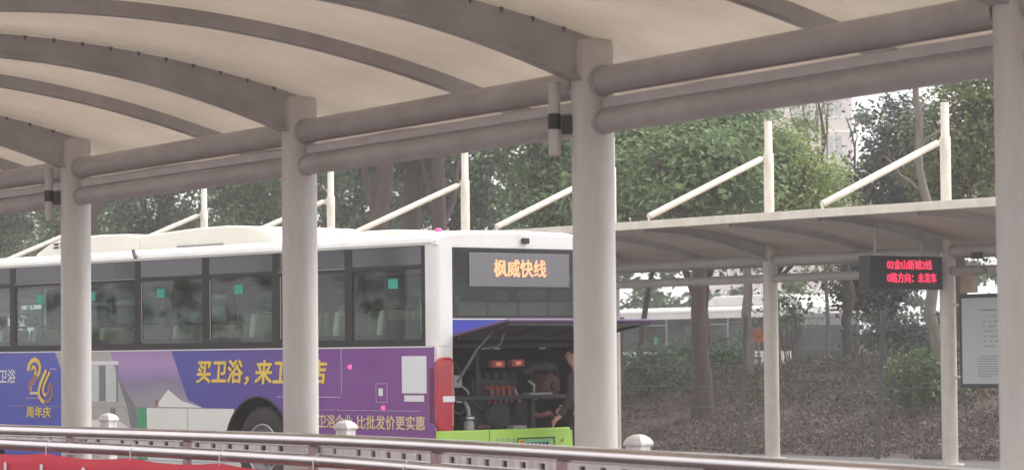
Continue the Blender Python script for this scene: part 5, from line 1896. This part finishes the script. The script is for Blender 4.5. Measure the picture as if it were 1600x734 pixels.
for x, s_ in ((-0.02, -1), (2.52, 1)):
    m_ = MB().tube([(x, 0.05, 2.5), (x + 0.14 * s_, -0.12, 2.48), (x + 0.16 * s_, -0.15, 2.2)], 0.018, 8).build('mirror_arm', M['dark'], B2)
    MB().box((x + 0.16 * s_ - 0.09, -0.20, 1.82), (x + 0.16 * s_ + 0.09, -0.12, 2.2)).build('mirror', M['black'], m_, 0.02)
MB().prism([(0.1, 2.93), (0.2, 3.02), (0.55, 3.24), (2.2, 3.27), (4.0, 3.24), (4.6, 2.95)], lambda a, b, d: (d, a, b), 0.4, 2.1).build('air_conditioner', M['white'], B2, 0.08)
MB().box((0.05, 0.2, 0.9), (2.45, b2L - 0.1, 0.95)).build('floor', M['seatshell'], B2)
for (x, y) in ((0.04, 1.9), (0.04, 6.0), (2.2, 1.9), (2.2, 6.0)):
    wv = MB().lathe([(0.25, 0.0), (0.48, 0.0), (0.5, 0.05), (0.5, 0.22), (0.48, 0.26), (0.25, 0.26)], 24, 'X', (x, y, 0.5)).build('wheel', M['tyre'], B2)
    MB().lathe([(0.25, 0.01), (0.2, 0.08), (0.0005, 0.06)], 20, 'X', (x, y, 0.5)).build('rim', M['greyplastic'], wv)

# wall with iron railing and a pale block of flats beyond
bw = thing('boundary_wall', 'grey-brown wall topped by dark iron bars beyond the second bus', 'wall', (10.9, 95, 0))
MB().box((0, 0, 0), (12, 0.25, 2.05)).build('wall_body', M['brickwall'], bw, 0.01)
MB().box((-0.03, -0.04, 2.052), (12.03, 0.29, 2.13)).build('coping', M['brickwall'], bw, 0.01)
first = None
for k in range(40):
    if first is None:
        first = MB().box((0, 0.11, 2.131), (0.03, 0.14, 2.75)).build('iron_bar', M['fencepost'], bw)
        first.location = (0.05, 0, 0)
    else:
        copy_part(first, (0.05 + 0.3 * k, 0, 0), bw)
MB().box((0, 0.115, 2.60), (12, 0.135, 2.64)).build('iron_rail', M['fencepost'], bw)

ab = thing('apartment_building', 'pinkish beige block of flats glimpsed through the gap in the trees', 'building', (PX(1120, 230), 230, 0))
bw_, bh_ = 11.0, 27.0
MB().box((0, 0, 0), (bw_, 10, bh_)).build('wall', M['facade'], ab)
MB().box((-0.2, -0.3, bh_ + 0.002), (bw_ + 0.2, 10.2, bh_ + 0.5)).build('roof', M['facade'], ab)
wproto = None
for fl_ in range(8):
    for c_ in range(4):
        loc = (1.0 + 2.6 * c_, 0, 1.2 + 3.2 * fl_)
        if wproto is None:
            wproto = MB().box((0, -0.015, 0), (1.4, -0.001, 1.6)).build('window', M['facadeglass'], ab)
            mb = MB()
            for q in ((-0.06, 0, 0, 1.6), (1.4, 1.46, 0, 1.6), (0.68, 0.74, 0.001, 1.599)):
                mb.box((q[0], -0.05, q[2]), (q[1], -0.016, q[3]))
            mb.box((-0.1, -0.12, -0.10), (1.5, -0.002, -0.005))
            mb.build('window_frame', M['bwhite'], wproto)
            wproto.location = loc
        else:
            copy_tree(wproto, ab).location = loc
for fl_ in range(1, 8):
    MB().box((-0.02, -0.10, 3.2 * fl_ - 0.12), (bw_ + 0.02, -0.002, 3.2 * fl_ + 0.06)).build('ledge', M['bwhite'], ab)

os_ = thing('orange_sign', 'small orange plate on a thin pole left of the cream column, behind the fence', 'sign', (PX(1184, 57), 57, bank_h(PX(1184, 57), 57)))
MB().tube([(0, 0.03, 0), (0, 0.03, 0.98)], 0.02, 8).build('pole', M['greyplastic'], os_)
MB().box((-0.11, 0, 0.66), (0.13, 0.012, 0.93)).build('plate', M['orange'], os_, 0.004)

# ------------------------------------------------------------------ person at the engine bay
PP = thing('person', 'person in dark maroon jacket and trousers standing at the open engine bay', 'person', (0.775, 32.07, 0.0), radians(68))


def skin_obj(name, verts, edges, radii, mat, parent, root=0, sub=2):
    me = bpy.data.meshes.new(name)
    me.from_pydata(verts, edges, [])
    ob = bpy.data.objects.new(name, me)
    COL.objects.link(ob)
    ob.parent = parent
    if not me.skin_vertices:
        bm = bmesh.new()
        bm.from_mesh(me)
        bm.verts.layers.skin.verify()
        bm.to_mesh(me)
        bm.free()
    for i, r in enumerate(radii):
        r = r if isinstance(r, tuple) else (r, r)
        me.skin_vertices[0].data[i].radius = r
        me.skin_vertices[0].data[i].use_root = (i == root)
    m1 = ob.modifiers.new('skin', 'SKIN')
    m1.use_smooth_shade = True
    m2 = ob.modifiers.new('smooth', 'SUBSURF')
    m2.levels = sub
    m2.render_levels = sub
    me.materials.append(mat)
    return ob


class Sk:
    def __init__(self):
        self.v, self.e, self.r = [], [], []

    def add(self, p, r, parent=None):
        self.v.append(p)
        self.r.append(r)
        i = len(self.v) - 1
        if parent is not None:
            self.e.append((parent, i))
        return i

    def chain(self, pts, start=None):
        i = start
        for p, r in pts:
            i = self.add(p, r, i)
        return i


def hand(sk, wrist, d, up, side, thumb_side):
    """palm, four unequal curled fingers and a thumb; d = pointing, up = back of hand normal, side = across"""
    W_, D, U, Sd = Vector(wrist[1]), Vector(d).normalized(), Vector(up).normalized(), Vector(side).normalized()
    palm = sk.add(tuple(W_ + D * 0.045), (0.036, 0.018), wrist[0])
    kn = sk.add(tuple(W_ + D * 0.085), (0.038, 0.016), palm)
    for k, (off, ln) in enumerate(((-0.030, 0.062), (-0.010, 0.073), (0.010, 0.068), (0.030, 0.052))):
        b = W_ + D * 0.092 + Sd * off
        p1 = b + D * ln * 0.42 - U * ln * 0.12
        p2 = p1 + D * ln * 0.30 - U * ln * 0.26
        p3 = p2 + D * ln * 0.14 - U * ln * 0.22
        sk.chain([(tuple(b), 0.0095), (tuple(p1), 0.009), (tuple(p2), 0.0085), (tuple(p3), 0.007)], kn)
    t0_ = W_ + D * 0.035 + Sd * (0.034 * thumb_side)
    t1_ = t0_ + D * 0.03 + Sd * (0.022 * thumb_side) - U * 0.008
    t2_ = t1_ + D * 0.028 + Sd * (0.006 * thumb_side) - U * 0.012
    sk.chain([(tuple(t0_), 0.013), (tuple(t1_), 0.0105), (tuple(t2_), 0.0085)], palm)


# local axes: +y forward, +x to the person's right
sk = Sk()
pel = sk.add((0, 0, 0.90), (0.135, 0.095))
wst = sk.add((0, 0.01, 1.03), (0.125, 0.09), pel)
chs = sk.add((0, 0.03, 1.22), (0.15, 0.10), wst)
shl = sk.add((0, 0.045, 1.36), (0.12, 0.075), chs)
nk = sk.add((0, 0.07, 1.42), (0.052, 0.052), shl)
nk2 = sk.add((0, 0.085, 1.465), (0.048, 0.05), nk)
jaw = sk.add((0, 0.115, 1.515), (0.060, 0.075), nk2)
hd = sk.add((0, 0.110, 1.575), (0.072, 0.092), jaw)
hd2 = sk.add((0, 0.095, 1.635), (0.068, 0.082), hd)
hd3 = sk.add((0, 0.085, 1.668), (0.04, 0.05), hd2)
arms = {}
for sx, el, wr in ((-1, (-0.265, 0.04, 1.10), (-0.22, 0.20, 0.90)), (1, (0.26, 0.06, 1.11), (0.20, 0.25, 1.00))):
    s_ = sk.add((sx * 0.165, 0.045, 1.345), 0.058, shl)
    u_ = sk.add((sx * 0.205, 0.045, 1.24), 0.050, s_)
    e_ = sk.add(el, 0.040, u_)
    w_ = sk.add(wr, 0.026, e_)
    arms[sx] = (el, wr)
    d_ = (Vector(wr) - Vector(el)).normalized()
    d_ = (d_ + Vector((0, 0.25, 0.1))).normalized()
    hand(sk, (w_, wr), d_, Vector((sx * 0.8, 0.1, 0.5)) - d_ * d_.dot(Vector((sx * 0.8, 0.1, 0.5))), d_.cross(Vector((sx * 0.8, 0.1, 0.5))), 1 if sx < 0 else -1)
for sx in (-1, 1):
    h_ = sk.add((sx * 0.095, 0.0, 0.84), 0.088, pel)
    k_ = sk.add((sx * 0.11, 0.03 + 0.02 * sx, 0.48), 0.058, h_)
    c_ = sk.add((sx * 0.115, -0.01 + 0.03 * sx, 0.32), 0.055, k_)
    a_ = sk.add((sx * 0.12, -0.03 + 0.04 * sx, 0.09), 0.036, c_)
    f_ = sk.add((sx * 0.13, 0.06 + 0.04 * sx, 0.045), (0.042, 0.03), a_)
    sk.add((sx * 0.14, 0.15 + 0.04 * sx, 0.035), (0.04, 0.022), f_)
body = skin_obj('body', sk.v, sk.e, sk.r, M['skin'], PP)
# jacket, trousers, shoes: slightly larger shells over the same joints
sk = Sk()
a0 = sk.add((0, 0.0, 0.86), (0.165, 0.122))
a1_ = sk.add((0, 0.01, 1.03), (0.155, 0.115), a0)
a2_ = sk.add((0, 0.03, 1.22), (0.172, 0.122), a1_)
a3_ = sk.add((0, 0.045, 1.355), (0.14, 0.092), a2_)
sk.add((0, 0.065, 1.415), (0.066, 0.066), a3_)
for sx in (-1, 1):
    el, wr = arms[sx]
    w2 = Vector(el) + (Vector(wr) - Vector(el)) * 0.93
    sk.chain([((sx * 0.165, 0.045, 1.345), 0.074), ((sx * 0.205, 0.045, 1.24), 0.066), (el, 0.056), (tuple(w2), 0.043)], a3_)
skin_obj('jacket', sk.v, sk.e, sk.r, M['jacket'], PP)
sk = Sk()
a0 = sk.add((0, 0, 0.92), (0.148, 0.108))
for sx in (-1, 1):
    sk.chain([((sx * 0.095, 0.0, 0.84), 0.104), ((sx * 0.11, 0.03 + 0.02 * sx, 0.48), 0.076), ((sx * 0.115, -0.01 + 0.03 * sx, 0.30), 0.070), ((sx * 0.12, -0.03 + 0.04 * sx, 0.10), 0.062)], a0)
skin_obj('trousers', sk.v, sk.e, sk.r, M['trousers'], PP)
for sx in (-1, 1):
    sk = Sk()
    b0 = sk.add((sx * 0.12, -0.05 + 0.04 * sx, 0.055), (0.046, 0.05))
    sk.chain([((sx * 0.13, 0.06 + 0.04 * sx, 0.048), (0.050, 0.042)), ((sx * 0.14, 0.17 + 0.04 * sx, 0.034), (0.046, 0.03))], b0)
    skin_obj('shoe', sk.v, sk.e, sk.r, M['shoe'], PP)
# face and hair
MB().lathe([(0.0005, 0.012), (0.012, 0.008), (0.014, -0.006), (0.0005, -0.016)], 10, 'Z', (0, 0.205, 1.565)).build('nose', M['skin'], PP)
for sx in (-1, 1):
    ey = MB().lathe([(0.0005, 0.008), (0.009, 0.0), (0.0005, -0.008)], 10, 'Y', (sx * 0.030, 0.188, 1.592)).build('eye', M['cardwhite'], PP)
    MB().lathe([(0.0005, 0.0096), (0.005, 0.0075), (0.0055, 0.0060)], 10, 'Y', (sx * 0.030, 0.188, 1.592)).build('pupil', M['hair'], ey)
    MB().bar((sx * 0.017, 0.196, 1.612), (sx * 0.045, 0.186, 1.611), 0.008, 0.006).build('eyebrow', M['hair'], PP)
    MB().lathe([(0.0005, -0.010), (0.022, -0.006), (0.026, 0.002), (0.014, 0.008), (0.0005, 0.006)], 12, 'X', (sx * 0.073, 0.098, 1.578)).build('ear', M['skin'], PP)
MB().bar((-0.022, 0.192, 1.533), (0.022, 0.192, 1.533), 0.008, 0.009).build('mouth', M['rust'], PP)
rows = []
for i in range(9):
    th_ = radians(4 + 86 * i / 8)
    row = []
    for k in range(21):
        ph = 2 * pi * k / 20
        f_ = max(0.0, cos(ph))                        # forehead stays clear
        th2 = th_ * (1 - 0.36 * f_) * (1 + 0.22 * max(0, -cos(ph)))
        row.append((0.083 * sin(th2) * sin(ph), 0.092 + 0.102 * sin(th2) * cos(ph), 1.600 + 0.100 * cos(th2)))
    rows.append(row)
MB().grid(rows).build('hair', M['hair'], PP, 0, 0.012)

# ------------------------------------------------------------------ haze added to veil distance and lift the blacks, as lens glare does
m, t, out = new_mat('added_haze')
vp = t.nodes.new("ShaderNodeVolumePrincipled")
vp.inputs['Color'].default_value = (0.93, 0.90, 0.90, 1)
vp.inputs['Density'].default_value = 0.0014
vp.inputs['Anisotropy'].default_value = 0.1
t.links.new(vp.outputs[0], out.inputs['Volume'])
hz = MB().box((-160, -50, -1.0), (160, 310, 31.0)).build('haze', m)
tag(hz, 'pale haze added over the whole place, lifting the blacks', None, None, 'stuff')
